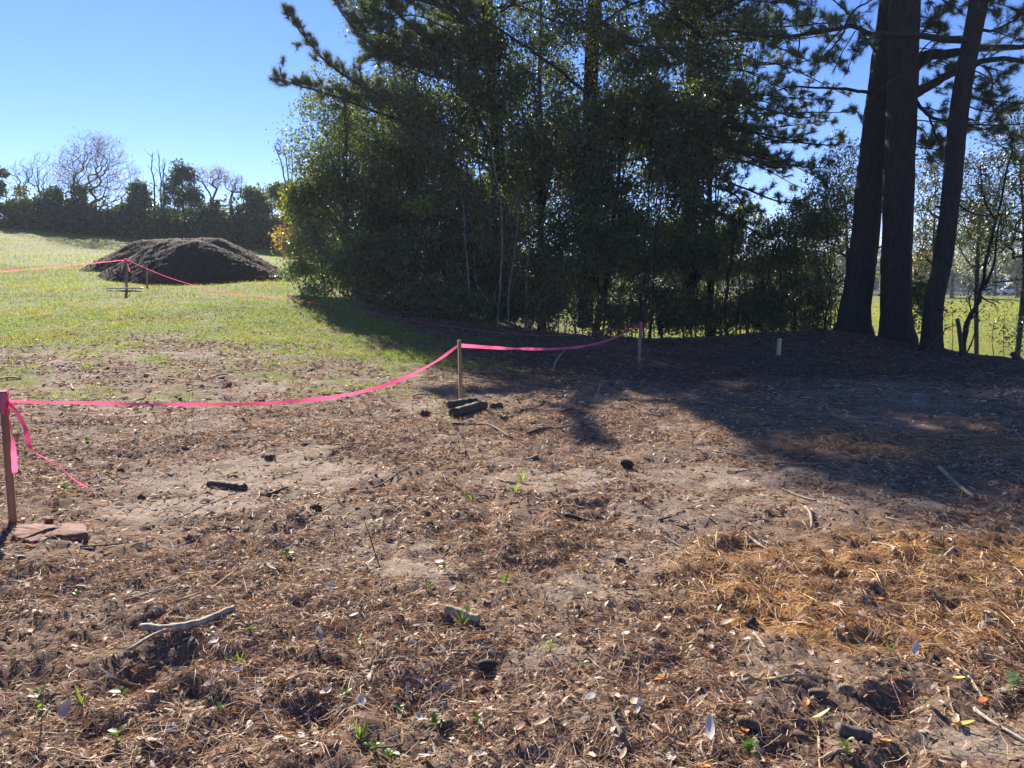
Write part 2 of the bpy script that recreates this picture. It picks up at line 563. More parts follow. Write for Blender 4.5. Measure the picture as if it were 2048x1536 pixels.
tag(mb.build('ground', M['ground'], smooth=True), kind='structure')

# ------------------------------------------------------------------ litter, grass
_lut_n = 900


def scatter(n, d0, d1, half=.70, pw=1.0):
    d = (d0 ** (2 * pw) + R.random(n) * (d1 ** (2 * pw) - d0 ** (2 * pw))) ** (.5 / pw)
    a = R.uniform(-half, half, n)
    return d * np.sin(a), d * np.cos(a)


def strips(mb, x, y, L, w, pal, pw, lift, bend=.25, tilt=.2, var=.3, curl=.0):
    """curved strips (needles, chips, shreds) lying on the relief"""
    n = len(x)
    if n == 0: return
    dk = (1 - .5 * duff_shade(x, y))[:, None]  # litter under the trees coloured darker to deepen their shade
    yaw = R.uniform(0, 2 * math.pi, n)
    bnd = R.normal(0, bend, n)
    dx, dy = np.cos(yaw), np.sin(yaw)
    mx = x - dy * bnd * L * .5; my = y + dx * bnd * L * .5
    pts = [(x - dx * L / 2, y - dy * L / 2), (mx, my), (x + dx * L / 2, y + dy * L / 2)]
    tl = R.normal(0, tilt, n)
    base = R.random(n) * lift
    roll = R.normal(0, .7, n)
    vs = []
    for k, (ax, ay) in enumerate(pts):
        az = H(ax, ay) + base + (k - 1) * tl * L * .5 + np.where(k == 1, curl * L, 0) + .003
        if k != 1: az = np.maximum(az, Hb(ax, ay) - .05)
        ww = w * (1.0 if k == 1 else .6)
        ex = -dy * np.cos(roll); ey = dx * np.cos(roll); ez = np.sin(roll)
        vs.append(np.stack((ax - ex * ww / 2, ay - ey * ww / 2, az - ez * ww / 2), -1))
        vs.append(np.stack((ax + ex * ww / 2, ay + ey * ww / 2, az + ez * ww / 2), -1))
    v = np.stack(vs, 1).reshape(-1, 3)
    i = np.arange(n)[:, None] * 6
    q = np.concatenate((i + np.array((0, 1, 3, 2)), i + np.array((2, 3, 5, 4))))
    pal = np.asarray(pal)
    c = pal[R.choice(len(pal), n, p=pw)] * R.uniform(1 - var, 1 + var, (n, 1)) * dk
    mb.add(v, None, q, np.repeat(c, 6, 0))


P_NEED = ((.40, .26, .155), (.24, .125, .07), (.52, .39, .265), (.32, .145, .075), (.10, .065, .045))
P_CHIP = ((.33, .23, .16), (.17, .105, .072), (.46, .36, .275), (.07, .05, .04), (.26, .13, .075))
P_LEAF = ((.38, .28, .20), (.25, .15, .09), (.48, .42, .35), (.33, .19, .10))
P_STRW = ((.60, .37, .15), (.42, .23, .09), (.64, .47, .25), (.24, .12, .055), (.30, .22, .15))

need = MB(); chip = MB(); lf = MB()
for d0, d1, n, wm in ((2.1, 5, 92000, .85), (5, 10, 80000, 1.4), (10, 21, 62000, 2.7)):
    x, y = scatter(n, d0, d1)
    g = grass_m(x, y); b = bare(x, y); s = straw(x, y)
    cl = sm(.32, .62, fbm(x * 1.6, y * 1.6, 140, 3))
    ok = R.random(n) < (1 - .78 * b) * (1 - .8 * g) * (.3 + .7 * cl)
    x, y, s = x[ok], y[ok], s[ok]; n = len(x)
    kind = R.random(n)
    a_ = kind < .54; b_ = (kind >= .54) & (kind < .93); c_ = kind >= .93
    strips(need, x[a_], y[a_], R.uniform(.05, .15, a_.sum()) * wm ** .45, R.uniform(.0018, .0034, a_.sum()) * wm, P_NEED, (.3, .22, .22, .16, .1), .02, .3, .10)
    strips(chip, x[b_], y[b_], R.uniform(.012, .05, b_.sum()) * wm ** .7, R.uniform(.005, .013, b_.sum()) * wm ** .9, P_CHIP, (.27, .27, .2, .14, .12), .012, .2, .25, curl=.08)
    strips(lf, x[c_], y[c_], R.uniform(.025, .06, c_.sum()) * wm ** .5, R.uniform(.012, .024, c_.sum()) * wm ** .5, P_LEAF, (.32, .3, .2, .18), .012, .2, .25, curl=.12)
# thick pine straw on the right
x, y = scatter(60000, 2.6, 9.5)
s = straw(x, y) * (.35 + .65 * sm(.3, .6, fbm(x * 2.4, y * 2.4, 171, 3))); ok = R.random(len(x)) < s
x, y = x[ok], y[ok]
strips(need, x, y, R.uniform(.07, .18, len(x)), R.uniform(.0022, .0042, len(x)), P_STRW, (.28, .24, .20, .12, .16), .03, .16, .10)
tag(need.build('pine_straw', M['litter']), 'brown fallen pine needles strewn over the cleared ground', 'pine straw', kind='stuff')
tag(chip.build('wood_chips', M['litter']), 'small bark chips and crumbs over the cleared ground', 'wood chips', kind='stuff')
tag(lf.build('leaf_litter', M['litter']), 'shredded dead leaves over the cleared ground', 'leaf litter', kind='stuff')


def blades(mb, x, y, h, w, pal, pw=None, var=.3, lean=.5):
    n = len(x); z = H(x, y) - .005
    yaw = R.uniform(0, 2 * math.pi, n)
    b = np.stack((x, y, z), -1)
    s = np.stack((np.cos(yaw), np.sin(yaw), 0 * yaw), -1) * (w / 2)[:, None]
    tip = b + np.stack((R.normal(0, lean, n), R.normal(0, lean, n), np.ones(n)), -1) * h[:, None]
    v = np.stack((b - s, b + s, tip), 1).reshape(-1, 3)
    pal = np.asarray(pal)
    pt = fbm(x * .5, y * .7, 210, 4)[:, None]
    c = pal[R.choice(len(pal), n, p=pw)] * R.uniform(1 - var, 1 + var, (n, 1))
    c = c * (.55 + .9 * pt) * np.where(fbm(x * .9, y * 1.2, 220, 3)[:, None] > .56, (1.15, .92, .9), (.9, 1.0, .95))
    mb.add(v, np.arange(n * 3).reshape(-1, 3), None, np.repeat(c, 3, 0))


P_GR = ((.16, .22, .035), (.20, .23, .04), (.11, .16, .03), (.28, .25, .10))
g = MB()
for d0, d1, n, k in ((8, 14, 50000, 1.0), (14, 22, 120000, 1.25), (22, 38, 120000, 1.9), (38, 66, 60000, 3.0)):
    x, y = scatter(n, d0, d1)
    ok = (x < 1.5 - (y > 20) * 2) & (R.random(n) < grass_m(x, y) * (.5 + .5 * sm(.3, .55, fbm(x * 2, y * 2, 200, 2))))
    x, y = x[ok], y[ok]
    blades(g, x, y, R.uniform(.02, .08, len(x)) * k ** .35 * (.6 + .9 * fbm(x * 1.3, y * 1.3, 230, 2)), R.uniform(.006, .012, len(x)) * k, P_GR, (.42, .28, .18, .12), lean=.6)
tag(g.build('lawn_grass', M['grass']), 'short mown grass on the rising lawn', 'grass', kind='stuff')
g = MB()
x = R.uniform(-3, 62, 90000); y = 20 + 75 * R.random(90000) ** 1.7
ok = (R.random(len(x)) < grass_m(x, y)) & (Hb(x, y) < -.2) & (x < y * .8 + 4)
x, y = x[ok], y[ok]
blades(g, x, y, R.uniform(.04, .09, len(x)) * (y / 25) ** .4, .02 * (y / 25), ((.24, .28, .04), (.27, .29, .05), (.19, .23, .04)), lean=.5)
tag(g.build('meadow_grass', M['grass']), 'bright sunlit grass of the low field behind the trees', 'grass', kind='stuff')

# ------------------------------------------------------------------ dirt heaps
def heap(name, label, segs, y0, y1, x0, x1, n, col, nclod, seed):
    rng = np.random.default_rng(seed)
    xs = np.linspace(x0, x1, n); ys = np.linspace(y0, y1, int(n * (y1 - y0) / (x1 - x0)))
    X, Y = np.meshgrid(xs, ys); X = X.ravel(); Y = Y.ravel()
    base = Hb(X, Y)
    z = np.full(X.shape, -9.0)
    for (ax, ay, bx, by, top, sl, sr, sf) in segs:
        f = np.clip(((X - ax) * (bx - ax) + (Y - ay) * (by - ay)) / ((bx - ax) ** 2 + (by - ay) ** 2), 0, 1)
        cx, cy = ax + f * (bx - ax), ay + f * (by - ay)
        ddx = X - cx; ddy = Y - cy
        e = np.sqrt((ddx * np.where(ddx < 0, sl, sr)) ** 2 + (ddy * sf) ** 2 + .02) - .14
        z = np.maximum(z, top - e - .12 * np.exp(-e * 3) + .1)
    nz = (fbm(X * 1.6, Y * 1.6 + seed, 300, 4) - .5) * .11 + (vn(X * 5, Y * 5, 304) - .5) * .045 + (vn(X * 9, Y * 9, 301) - .5) * .03 + (vn(X * 22, Y * 22, 302) - .5) * .02
    z = z + nz
    z = np.maximum(z, base - .08)
    v = np.stack((X, Y, z), -1)
    nx, ny = len(xs), len(ys)
    i = np.arange(ny - 1)[:, None] * nx; j = np.arange(nx - 1)[None, :]
    q = np.stack((i + j, i + j + 1, i + nx + j + 1, i + nx + j), -1).reshape(-1, 4)
    keep = (z[q] > base[q] - .06).any(1)
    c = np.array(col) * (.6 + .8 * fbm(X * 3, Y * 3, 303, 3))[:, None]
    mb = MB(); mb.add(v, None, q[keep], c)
    t = thing(name, label, 'dirt pile', ((x0 + x1) / 2, (y0 + y1) / 2, float(Hb((x0 + x1) / 2, (y0 + y1) / 2))))
    mb.build('pile_body', M['dirt'], t)
    ok = np.where(z > base + .02)[0]
    # loose clods: more along the lower edges
    wgt = .25 + np.exp(-(z[ok] - base[ok]) * 2.0); wgt /= wgt.sum()
    pick = rng.choice(ok, nclod, p=wgt)
    cb = MB()
    O = np.array(((1, 0, 0), (-1, 0, 0), (0, 1, 0), (0, -1, 0), (0, 0, 1), (0, 0, -1)), float)
    T = np.array(((0, 2, 4), (2, 1, 4), (1, 3, 4), (3, 0, 4), (2, 0, 5), (1, 2, 5), (3, 1, 5), (0, 3, 5)))
    s = rng.uniform(.012, .045, (nclod, 1, 1)) * rng.uniform(.6, 1.3, (nclod, 6, 1))
    P = v[pick] + np.column_stack((rng.normal(0, .02, nclod), rng.normal(0, .02, nclod), np.full(nclod, .0)))
    vv = (P[:, None, :] + O[None] * s).reshape(-1, 3)
    tt = (np.arange(nclod)[:, None, None] * 6 + T[None]).reshape(-1, 3)
    cb.add(vv, tt, None, np.repeat(np.array(col) * rng.uniform(.7, 1.6, (nclod, 1)), 6, 0))
    o = cb.build('loose_clods', M['dirt'], t); o['kind'] = 'stuff'
    return t


def xz(px, py, Y):
    p_ = at(px, py, Y); return p_[0], p_[2]


xa, za = xz(338, 479, 28.6); xb, zb = xz(388, 480, 28.4)
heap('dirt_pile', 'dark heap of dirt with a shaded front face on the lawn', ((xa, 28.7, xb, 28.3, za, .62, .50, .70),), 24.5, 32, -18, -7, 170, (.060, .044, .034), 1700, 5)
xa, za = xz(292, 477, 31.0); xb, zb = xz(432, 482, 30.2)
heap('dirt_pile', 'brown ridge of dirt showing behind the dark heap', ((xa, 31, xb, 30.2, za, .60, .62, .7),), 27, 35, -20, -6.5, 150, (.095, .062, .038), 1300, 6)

# ------------------------------------------------------------------ stakes and tape
def box(mb, c, sx, sy, sz, col, yaw=0, bev=.06, lean=(0, 0), taper=1.0):
    """chamfered post or slab from base centre c"""
    ca, sa = math.cos(yaw), math.sin(yaw)
    prof = [(0, 1 - bev), (.012 / max(sz, .02) * .5, 1), (1 - bev * min(sx, sy) / sz, taper), (1, taper * (1 - bev * 2))]
    vs = []
    for f, k in prof:
        for ux, uy in ((-1, -1), (1, -1), (1, 1), (-1, 1)):
            lx, ly = ux * sx * k / 2, uy * sy * k / 2
            vs.append((c[0] + lx * ca - ly * sa + lean[0] * f, c[1] + lx * sa + ly * ca + lean[1] * f, c[2] + f * sz))
    q = [(0, 3, 2, 1), (12, 13, 14, 15)]
    for k in range(3):
        for j in range(4): q.append((k * 4 + j, k * 4 + (j + 1) % 4, k * 4 + 4 + (j + 1) % 4, k * 4 + 4 + j))
    mb.add(vs, None, q, col)


def stake(px, pt, pyb, Y, w, col, label, yaw=.3):
    b = at(px, pyb, Y); tp = at(pt[0], pt[1], Y)
    g0 = hz(b[0], b[1])
    t = thing('wooden_stake', label, 'stake', (b[0], b[1], g0), 'survey stakes')
    mb = MB()
    base = np.array((b[0], b[1], g0 - .1))
    box(mb, base, w, w * .9, tp[2] - base[2], col, yaw, .05, (tp[0] - b[0], 0))
    mb.build('shaft', M['wood'], t)
    return np.array((tp[0], Y, tp[2])), t


s1, t1 = stake(27, (6, 782), 1055, 5.06, .046, (.34, .17, .085), 'red-brown wooden stake at the left edge beside the red slab', .5)
s2, t2 = stake(922, (919, 680), 805, 10.4, .045, (.40, .24, .11), 'tan stake standing behind two dark logs with pink tape tied to it', .2)
s3, t3 = stake(1277, (1282, 645), 722, 16.5, .048, (.30, .21, .14), 'stake in the tree shade with pink tape wrapped round its top', .4)
s4, t4 = stake(253, (251, 518), 580, 23, .06, (.16, .11, .08), 'dark stake on the lawn before the dirt pile with pink tape on top', .1)
s5, t5 = stake(293, (293, 530), 564, 24.6, .05, (.36, .2, .1), 'short bare stake right against the foot of the dirt pile', .3)
s6, t6 = stake(1556, (1559, 677), 722, 16.4, .07, (.52, .38, .21), 'pale bare stake in the shade left of the big pine trunks', .2)
s7, t7 = stake(-420, (-420, 560), 620, 21, .06, (.3, .2, .1), 'stake beyond the left edge holding the end of the tape', .2)


def ribbon(mb, C, w, tw0, tw1, col=(1, 1, 1), squeeze=None, wr=0):
    """a tape along C, its width turned from upright by an angle that runs tw0 to tw1"""
    n = len(C); T = unit(np.gradient(C, axis=0))
    up = np.array((0, 0, 1.0)); S = unit(np.cross(T, up)); U = np.cross(S, T)
    th = np.linspace(tw0, tw1, n) + .12 * np.sin(np.linspace(0, 23, n))
    if wr:
        u_ = np.linspace(0, 1, n)
        th = th + .8 * (vn(u_ * 9, u_ * 0, 400) - .5) + .8 * (vn(u_ * 31, u_ * 0, 401) - .5)
        squeeze = squeeze * (.8 + .4 * vn(u_ * 14, u_ * 0, 402))
    W_ = U * np.cos(th)[:, None] + S * np.sin(th)[:, None]
    ww = np.full(n, w) if squeeze is None else w * squeeze
    v = np.stack((C - W_ * ww[:, None] / 2, C + W_ * ww[:, None] / 2), 1).reshape(-1, 3)
    i = np.arange(n - 1) * 2
    mb.add(v, None, np.stack((i, i + 1, i + 3, i + 2), -1), col)


def sag_span(a, b, sag, n=60, skew=0.0):
    s = np.linspace(0, 1, n)
    k = s ** (1 + skew)
    C = a[None] * (1 - s[:, None]) + b[None] * s[:, None]
    C[:, 2] -= sag * 4 * k * (1 - k)
    return C


def knot(mb, top, low, w, turns=5):
    rng = np.random.default_rng(int(abs(top[0]) * 100))
    for k in range(turns):
        z = top[2] - low * (k + .5) / turns
        a = np.linspace(0, 2 * math.pi, 9)
        r = w * (.62 + .05 * k % .1)
        C = np.stack((top[0] + r * np.cos(a), top[1] + r * np.sin(a), z + .012 * np.sin(a + k)), -1)
        ribbon(mb, C, low / turns * 1.5, .1, -.1)


def span_through(pts, n=70):
    return curve(pts, n)


# near span: left stake to middle stake
A_ = s1 + (0.03, 0.0, -.07); B_ = s2 + (-.02, 0, -.075)


def lerp_px(t, y_):
    X = A_[0] + (B_[0] - A_[0]) * t; Y = A_[1] + (B_[1] - A_[1]) * t
    px = None
    # height that puts the tape on the photograph's row y_
    d = FW + UP * (768 - y_) / F
    return np.array((X, Y, max(CAMZ + d[2] / d[1] * Y, hz(X, Y) + .16)))


t = thing('flagging_tape', 'bright pink tape sagging from the left-edge stake to the tan middle stake', 'tape', tuple((A_ + B_) / 2), 'pink tape spans')
mb = MB()
C = span_through([A_, lerp_px(.1, 806), lerp_px(.25, 809), lerp_px(.42, 805), lerp_px(.6, 789), lerp_px(.76, 761), lerp_px(.9, 724), B_])
sq = np.interp(np.linspace(0, 1, 70), (0, .06, .3, .5, .75, 1), (.3, .45, .75, 1, 1, .8))
ribbon(mb, C, .038, -.55, -.3, squeeze=sq, wr=1)
mb.build('tape_run', M['tape'], t)
mb = MB(); knot(mb, s1 + (0, 0, -.008), .14, .05)
mb.build('tape_knot', M['tape'], t)
mb = MB()
C = curve([A_, at(48, 850, 4.95), at(62, 898, 4.9), at(95, 918, 4.87), at(120, 935, 4.85), at(150, 960, 4.8), at(176, 975, 4.78)], 40)
sq = np.interp(np.linspace(0, 1, 40), (0, .05, .3, .42, .5, .68, .72, .9, 1), (.5, .9, 1.1, .5, .2, .8, .5, .6, .2))
ribbon(mb, C, .055, 1.0, .5, squeeze=sq)
mb.build('loose_end', M['tape'], t)
mb = MB()
C = curve([A_ + (0, -.03, 0), at(24, 870, 4.98), at(30, 945, 4.97)], 16)
ribbon(mb, C, .035, .3, .9)
mb.build('loose_end', M['tape'], t)
mb = MB(); C = curve([A_, at(40, 815, 4.95), at(55, 828, 4.9)], 8); ribbon(mb, C, .012, .8, .2); mb.build('loose_end', M['tape'], t)

t = thing('flagging_tape', 'bright pink tape from the tan middle stake into the tree shade', 'tape', tuple((s2 + s3) / 2), 'pink tape spans')
A_ = s2 + (.02, 0, -.075); B_ = s3 + (-.02, 0, -.04)
mb = MB()
C = span_through([A_, lerp_px(.2, 697), lerp_px(.42, 697.5), lerp_px(.62, 690), lerp_px(.82, 673), B_])
sq = np.interp(np.linspace(0, 1, 70), (0, .3, .6, .75, 1), (1, .9, .95, .8, .7))
ribbon(mb, C, .044, -.3, -.5, squeeze=sq, wr=1)
mb.build('tape_run', M['tape'], t)
mb = MB(); knot(mb, s2 + (0, 0, -.05), .05, .035, 3); mb.build('tape_knot', M['tape'], t)

t = thing('flagging_tape', 'thin far tape from the shaded stake across to the lawn stake', 'tape', tuple((s4 + s3) / 2), 'pink tape spans')
A_ = s3 + (-.02, .02, -.03); B_ = s4 + (.02, 0, -.02)
mb = MB()
C = span_through([A_, lerp_px(.1, 670), lerp_px(.22, 689), lerp_px(.34, 689), lerp_px(.45, 672), lerp_px(.62, 640), lerp_px(.75, 602), lerp_px(.88, 558), B_], 90)
ribbon(mb, C, .02, -.3, -.5, squeeze=np.interp(np.linspace(0, 1, 90), (0, .4, 1), (.7, .55, .8)))
mb.build('tape_run', M['tape'], t)
mb = MB(); knot(mb, s3, .17, .05); mb.build('tape_knot', M['tape'], t)
mb = MB(); ribbon(mb, curve([s3 + (0, 0, -.1), s3 + (.08, -.05, -.2), s3 + (.17, -.06, -.24)], 10), .02, .3, 1.2); mb.build('loose_end', M['tape'], t)

t = thing('flagging_tape', 'thin pink tape from the lawn stake off past the left edge', 'tape', tuple((s4 + s7) / 2), 'pink tape spans')
A_ = s4 + (-.02, 0, -.03); B_ = s7
mb = MB()
ribbon(mb, span_through([A_, lerp_px(.35, 541), lerp_px(.6, 549), lerp_px(.85, 555), B_], 40), .018, -.6, -.3)
mb.build('tape_run', M['tape'], t)
mb = MB(); knot(mb, s4, .14, .06); mb.build('tape_knot', M['tape'], t)
mb = MB(); ribbon(mb, curve([s4 + (.03, -.02, -.08), s4 + (.10, -.05, -.25), s4 + (.13, -.06, -.36)], 10), .05, .5, .2); mb.build('loose_end', M['tape'], t)

# ------------------------------------------------------------------ things lying by the stakes
def slab(name, label, cat, corners, th, col, mat, seed):
    """a broken flat slab from its outline on the ground"""
    rng = np.random.default_rng(seed)
    P = np.array([gp(*c_) for c_ in corners]); z = P[:, 2].mean()
    n = 8; ring = []
    m_ = len(P)
    for k in range(m_):
        a_, b_ = P[k], P[(k + 1) % m_]
        for s in np.arange(0, 1, 1 / n): ring.append(a_ * (1 - s) + b_ * s)
    ring = np.array(ring); ring[:, 2] = z
    cen = ring.mean(0)
    ring[:, :2] += rng.normal(0, .006, (len(ring), 2))
    k = len(ring)
    top = ring.copy(); top[:, 2] = z + th + rng.normal(0, .003, k)
    top2 = cen + (top - cen) * .93; top2[:, 2] = z + th + .006 + rng.normal(0, .004, k)
    mid = cen + (top - cen) * .5; mid[:, 2] = z + th + .006 + rng.normal(0, .006, k)
    bot = ring.copy(); bot[:, 2] = z - .03
    v = np.vstack((bot, top, top2, mid, cen + (0, 0, th + .008)))
    q = []
    for L_ in range(3):
        for j in range(k): q.append((L_ * k + j, L_ * k + (j + 1) % k, (L_ + 1) * k + (j + 1) % k, (L_ + 1) * k + j))
    t_ = [(3 * k + j, 3 * k + (j + 1) % k, 4 * k) for j in range(k)]
    mb = MB(); mb.add(v, t_, q, np.array(col) * rng.uniform(.8, 1.15, (len(v), 1)))
    return tag(mb.build(name, mat), label, cat)


slab('red_slab', 'flat dusty red slab lying at the foot of the left-edge stake', 'slab', ((60, 1096), (176, 1080), (172, 1060), (35, 1062), (28, 1085)), .035, (.20, .085, .06), M['brick'], 3)
slab('red_slab_piece', 'small broken red piece lying just beyond the red slab', 'slab', ((90, 1046), (108, 1044), (106, 1037), (92, 1038)), .03, (.28, .11, .07), M['brick'], 4)
b = at(253, 575, 22.9)
mb = MB(); box(mb, (b[0] + .0, b[1] - .1, hz(b[0], b[1] - .1) + .05), 1.0, .24, .05, (.8, .77, .7), .04)
tag(mb.build('white_board', M['wood']), 'pale board lying across the foot of the lawn stake', 'board')


def stick(pts, r, label=None, group=None, name='stick', cat='stick', col=(.30, .23, .17), lift=.4, k=7, n=14, wob=.12, taper=.6, knobs=True, abs_=None):
    rr = np.asarray(r)
    P = np.array([gp(px, py, rr * lift) for px, py in pts]) if abs_ is None else np.asarray(abs_, float)
    C = curve(P, n, wob * rr)
    L_ = len(C)
    bump = 1 + .28 * (R.random((L_, k)) - .5) if knobs else None
    mb = MB()
    rad_ = rr * np.linspace(1, taper, L_) * (1 + .05 * np.sin(np.linspace(0, 9, L_) + R.random() * 6))
    mb.tube(C, rad_, k, np.array(col) * R.uniform(.75, 1.25, (L_, 1)), bump=bump)
    return tag(mb.build(name, M['twig'], smooth=False), label, cat, group)


DK = (.065, .05, .04)
stick(((896, 816), (952, 808)), .054, 'short dark log behind the other log at the foot of the tan stake', name='log', cat='log', col=DK, lift=.7, k=12, taper=.9)
stick(((905, 834), (968, 818)), .064, 'thick dark log in front at the foot of the tan stake', name='log', cat='log', col=DK, lift=.7, k=12, taper=.9)
stick(((985, 818), (1003, 815)), .05, 'dark chunk of wood right of the logs by the tan stake', name='wood_chunk', cat='wood chunk', col=DK, lift=.6, k=9, taper=.8)
stick(((420, 968), (455, 975), (490, 982)), .036, 'dark rotten log on the pale bare patch', name='log', cat='log', col=DK, lift=.6, k=10, taper=.8)
stick(((537, 995), (575, 983)), .022, 'short dark stick right of the rotten log on the bare patch', col=DK, lift=.6)
stick(((282, 1270), (335, 1272), (385, 1272), (425, 1252), (470, 1238)), .019, 'thick bent grey-tan stick lying over the dark hollow', col=(.36, .28, .20), lift=1.6, n=24, taper=.9)
stick(((892, 1243), (958, 1252)), .024, 'short stout piece of bark casting a shadow, near the bright green seedling', name='bark_piece', cat='bark', col=(.34, .27, .18), lift=1.25, k=9, taper=.95)
stick(((735, 1327), (800, 1324), (850, 1311), (900, 1312), (960, 1310), (1010, 1290)), .006, 'long thin wavy twig below the stout piece of bark', lift=1.5, n=26)
stick(((910, 1312), (930, 1290)), .005, 'tiny side twig resting on the long wavy twig', lift=1.5)
stick(((1878, 942), (1910, 970), (1948, 1002)), .02, 'pale stick at the edge of the tree shadow', col=(.34, .27, .2), lift=.8)
stick(((1948, 1418), (1990, 1448), (2060, 1488)), .008, 'long pale stick running out past the right edge', col=(.5, .42, .33), lift=1.2)
stick(((1895, 1325), (1935, 1360), (1970, 1400)), .007, 'pale split frond on the straw at the right', col=(.45, .34, .2), lift=1.2)
stick(((1640, 1522), (1690, 1512), (1790, 1502)), .009, 'long stick lying along the bottom edge on the right', lift=1.2)
stick(((1676, 1482), (1735, 1486)), .026, 'dark blunt block of wood near the bottom edge', name='wood_chunk', cat='wood chunk', col=(.12, .09, .07), lift=.6, k=8, taper=.95)
stick(((1305, 1062), (1340, 1082), (1372, 1100)), .009, 'thin stick on the bare ground right of centre', col=(.22, .15, .1), lift=.9)
stick(((1508, 1278), (1520, 1295), (1532, 1318)), .009, 'short stick left of the orange pine straw', lift=.9)
stick(((250, 1208), (300, 1192), (352, 1180)), .010, 'thin stick above the bent stick', col=(.26, .18, .13), lift=.9)
stick(((152, 1180), (195, 1178)), .012, 'stubby stick left of the bent stick', col=(.25, .18, .12), lift=.9)
stick(((205, 1182), (234, 1174)), .011, 'stubby stick near the end of another stubby stick', col=(.2, .14, .1), lift=.9)
stick(((905, 850), (950, 850), (982, 856), (1025, 884)), .016, 'dark bent branch below the logs of the tan stake', col=DK, lift=.9)
stick(((1055, 868), (1085, 862), (1108, 858)), .02, 'dark branch right of the tan stake', col=DK, lift=.9)
stick(((1105, 740), (1112, 725), (1130, 698)), .009, 'thin dry weed stem leaning under the pink tape', name='dry_weed', cat='weed', col=(.4, .33, .25), abs_=[at(1105, 742, 12.6), at(1112, 722, 12.6), at(1119, 712, 12.6), at(1130, 698, 12.55)])
stick(((0, 0),), .007, 'thin dry stem standing up from the shadow edge', name='dry_weed', cat='weed', col=(.3, .2, .12), abs_=[at(1190, 806, 10.3), at(1196, 785, 10.3), at(1204, 758, 10.25)])
stick(((0, 0),), .005, 'thin dead stem sticking up left of centre', name='dry_weed', cat='weed', col=(.13, .09, .06), abs_=[gp(752, 1112), at(742, 1080, 4.55), at(730, 1045, 4.5)])
stick(((0, 0),), .004, 'thin dead stem standing left of the stout piece of bark', name='dry_weed', cat='weed', col=(.12, .09, .07), abs_=[gp(635, 1235), at(636, 1205, 3.75), at(638, 1180, 3.75)])
stick(((0, 0),), .006, 'bent twig standing near the shaded ground by the straw bank', name='dry_weed', cat='weed', col=(.35, .27, .2), abs_=[gp(1500, 768), at(1501, 755, 11.9), at(1502, 748, 11.9)])
stick(((1080, 1090), (1120, 1080)), .008, 'small dark stick below the middle bare patch', col=DK)
stick(((1130, 1030), (1190, 1040), (1230, 1038)), .014, 'dark rotten branch near the middle of the clearing', col=DK, n=18)
stick(((700, 985), (750, 975), (820, 937)), .010, 'dark crooked stick in the rut', col=DK, lift=1)
stick(((1565, 985), (1600, 1000), (1632, 1012)), .012, 'short pointed stick on the pale ground near the shadow', col=(.3, .24, .16), lift=1)
stick(((1770, 968), (1800, 978), (1815, 985)), .02, 'brown stick just inside the shadow edge', col=(.2, .14, .1))

def zone(x, y):
    px = 1024 + F * x / y
    if straw(np.array([x]), np.array([y]))[0] > .4: return 'on the orange pine straw at the right'
    if y < 3.2: return 'along the bottom edge, ' + ('left part' if px < 620 else 'middle part' if px < 1350 else 'right part')
    if y < 4.3: return 'around the bent grey-tan stick' if px < 640 else 'around the stout piece of bark' if px < 1220 else 'below the orange straw patch'
    if y < 6.2: return 'between the red slab and the rotten log' if px < 560 else 'in the middle of the clearing' if px < 1250 else 'on the bare ground beyond the orange straw'
    if y < 9.5: return 'just in front of the long pink tape' if px < 800 else 'in front of the tan stake and its logs' if px < 1200 else 'near the edge of the tree shade'
    return 'beyond the pink tape towards the lawn' if px < 900 else 'far out by the tree shade'


for k in range(70):
    d_ = 2.5 + 11 * R.random() ** 1.5; a_ = R.uniform(-.62, .62)
    x, y = d_ * math.sin(a_), d_ * math.cos(a_)
    L_ = R.uniform(.12, .4) * (1 + d_ * .05); yw = R.uniform(0, 6.28)
    r_ = R.uniform(.004, .011) * (1 + d_ * .05)
    pts = []
    for s in (-.5, 0, .5):
        qx, qy = x + math.cos(yw) * L_ * s + R.normal(0, .02), y + math.sin(yw) * L_ * s + R.normal(0, .02)
        pts.append((qx, qy, hz(qx, qy) + r_ * R.uniform(.6, 2)))
    stick(None, r_, 'thin dead twig ' + zone(x, y), 'twigs on the cleared ground', 'twig', 'twig', col=((.3, .22, .15), (.14, .1, .07), (.4, .32, .24))[k % 3], k=5, n=8, abs_=pts)


def cone(px, py, L_, label, col=(.16, .11, .08)):
    c_ = gp(px, py, L_ * .22); n = 18; kk = 14
    yw = R.uniform(-.6, .6)
    s = np.linspace(-.5, .5, n)
    C = c_ + np.outer(s, (math.cos(yw) * L_, math.sin(yw) * L_, R.normal(0, .08) * L_))
    r_ = L_ * .26 * np.sqrt(np.clip(1 - (s * 1.9 + .12) ** 2, .03, 1))
    bump = .8 + .5 * ((np.arange(n)[:, None] + np.arange(kk)[None]) % 2)
    mb = MB(); mb.tube(C, r_, kk, np.array(col) * R.uniform(.7, 1.4, (n, 1)), bump=bump)
    tag(mb.build('pine_cone', M['twig']), label, 'pine cone', 'pine cones on the ground')


cone(1636, 1398, .075, 'brown pine cone lying left of the pale-edged pit')
cone(1498, 1462, .085, 'brown pine cone standing left of the other bottom cones')
cone(1600, 1474, .07, 'dark pine cone near the bottom, right of another cone')
cone(1690, 1388, .07, 'light pine cone next to the darker cone above the pit', (.26, .2, .13))
cone(975, 1327, .08, 'dark pine cone under the end of the long wavy twig', (.07, .05, .04))
cone(1255, 936, .12, 'dark pine cone on the bare ground right of centre', (.07, .05, .04))


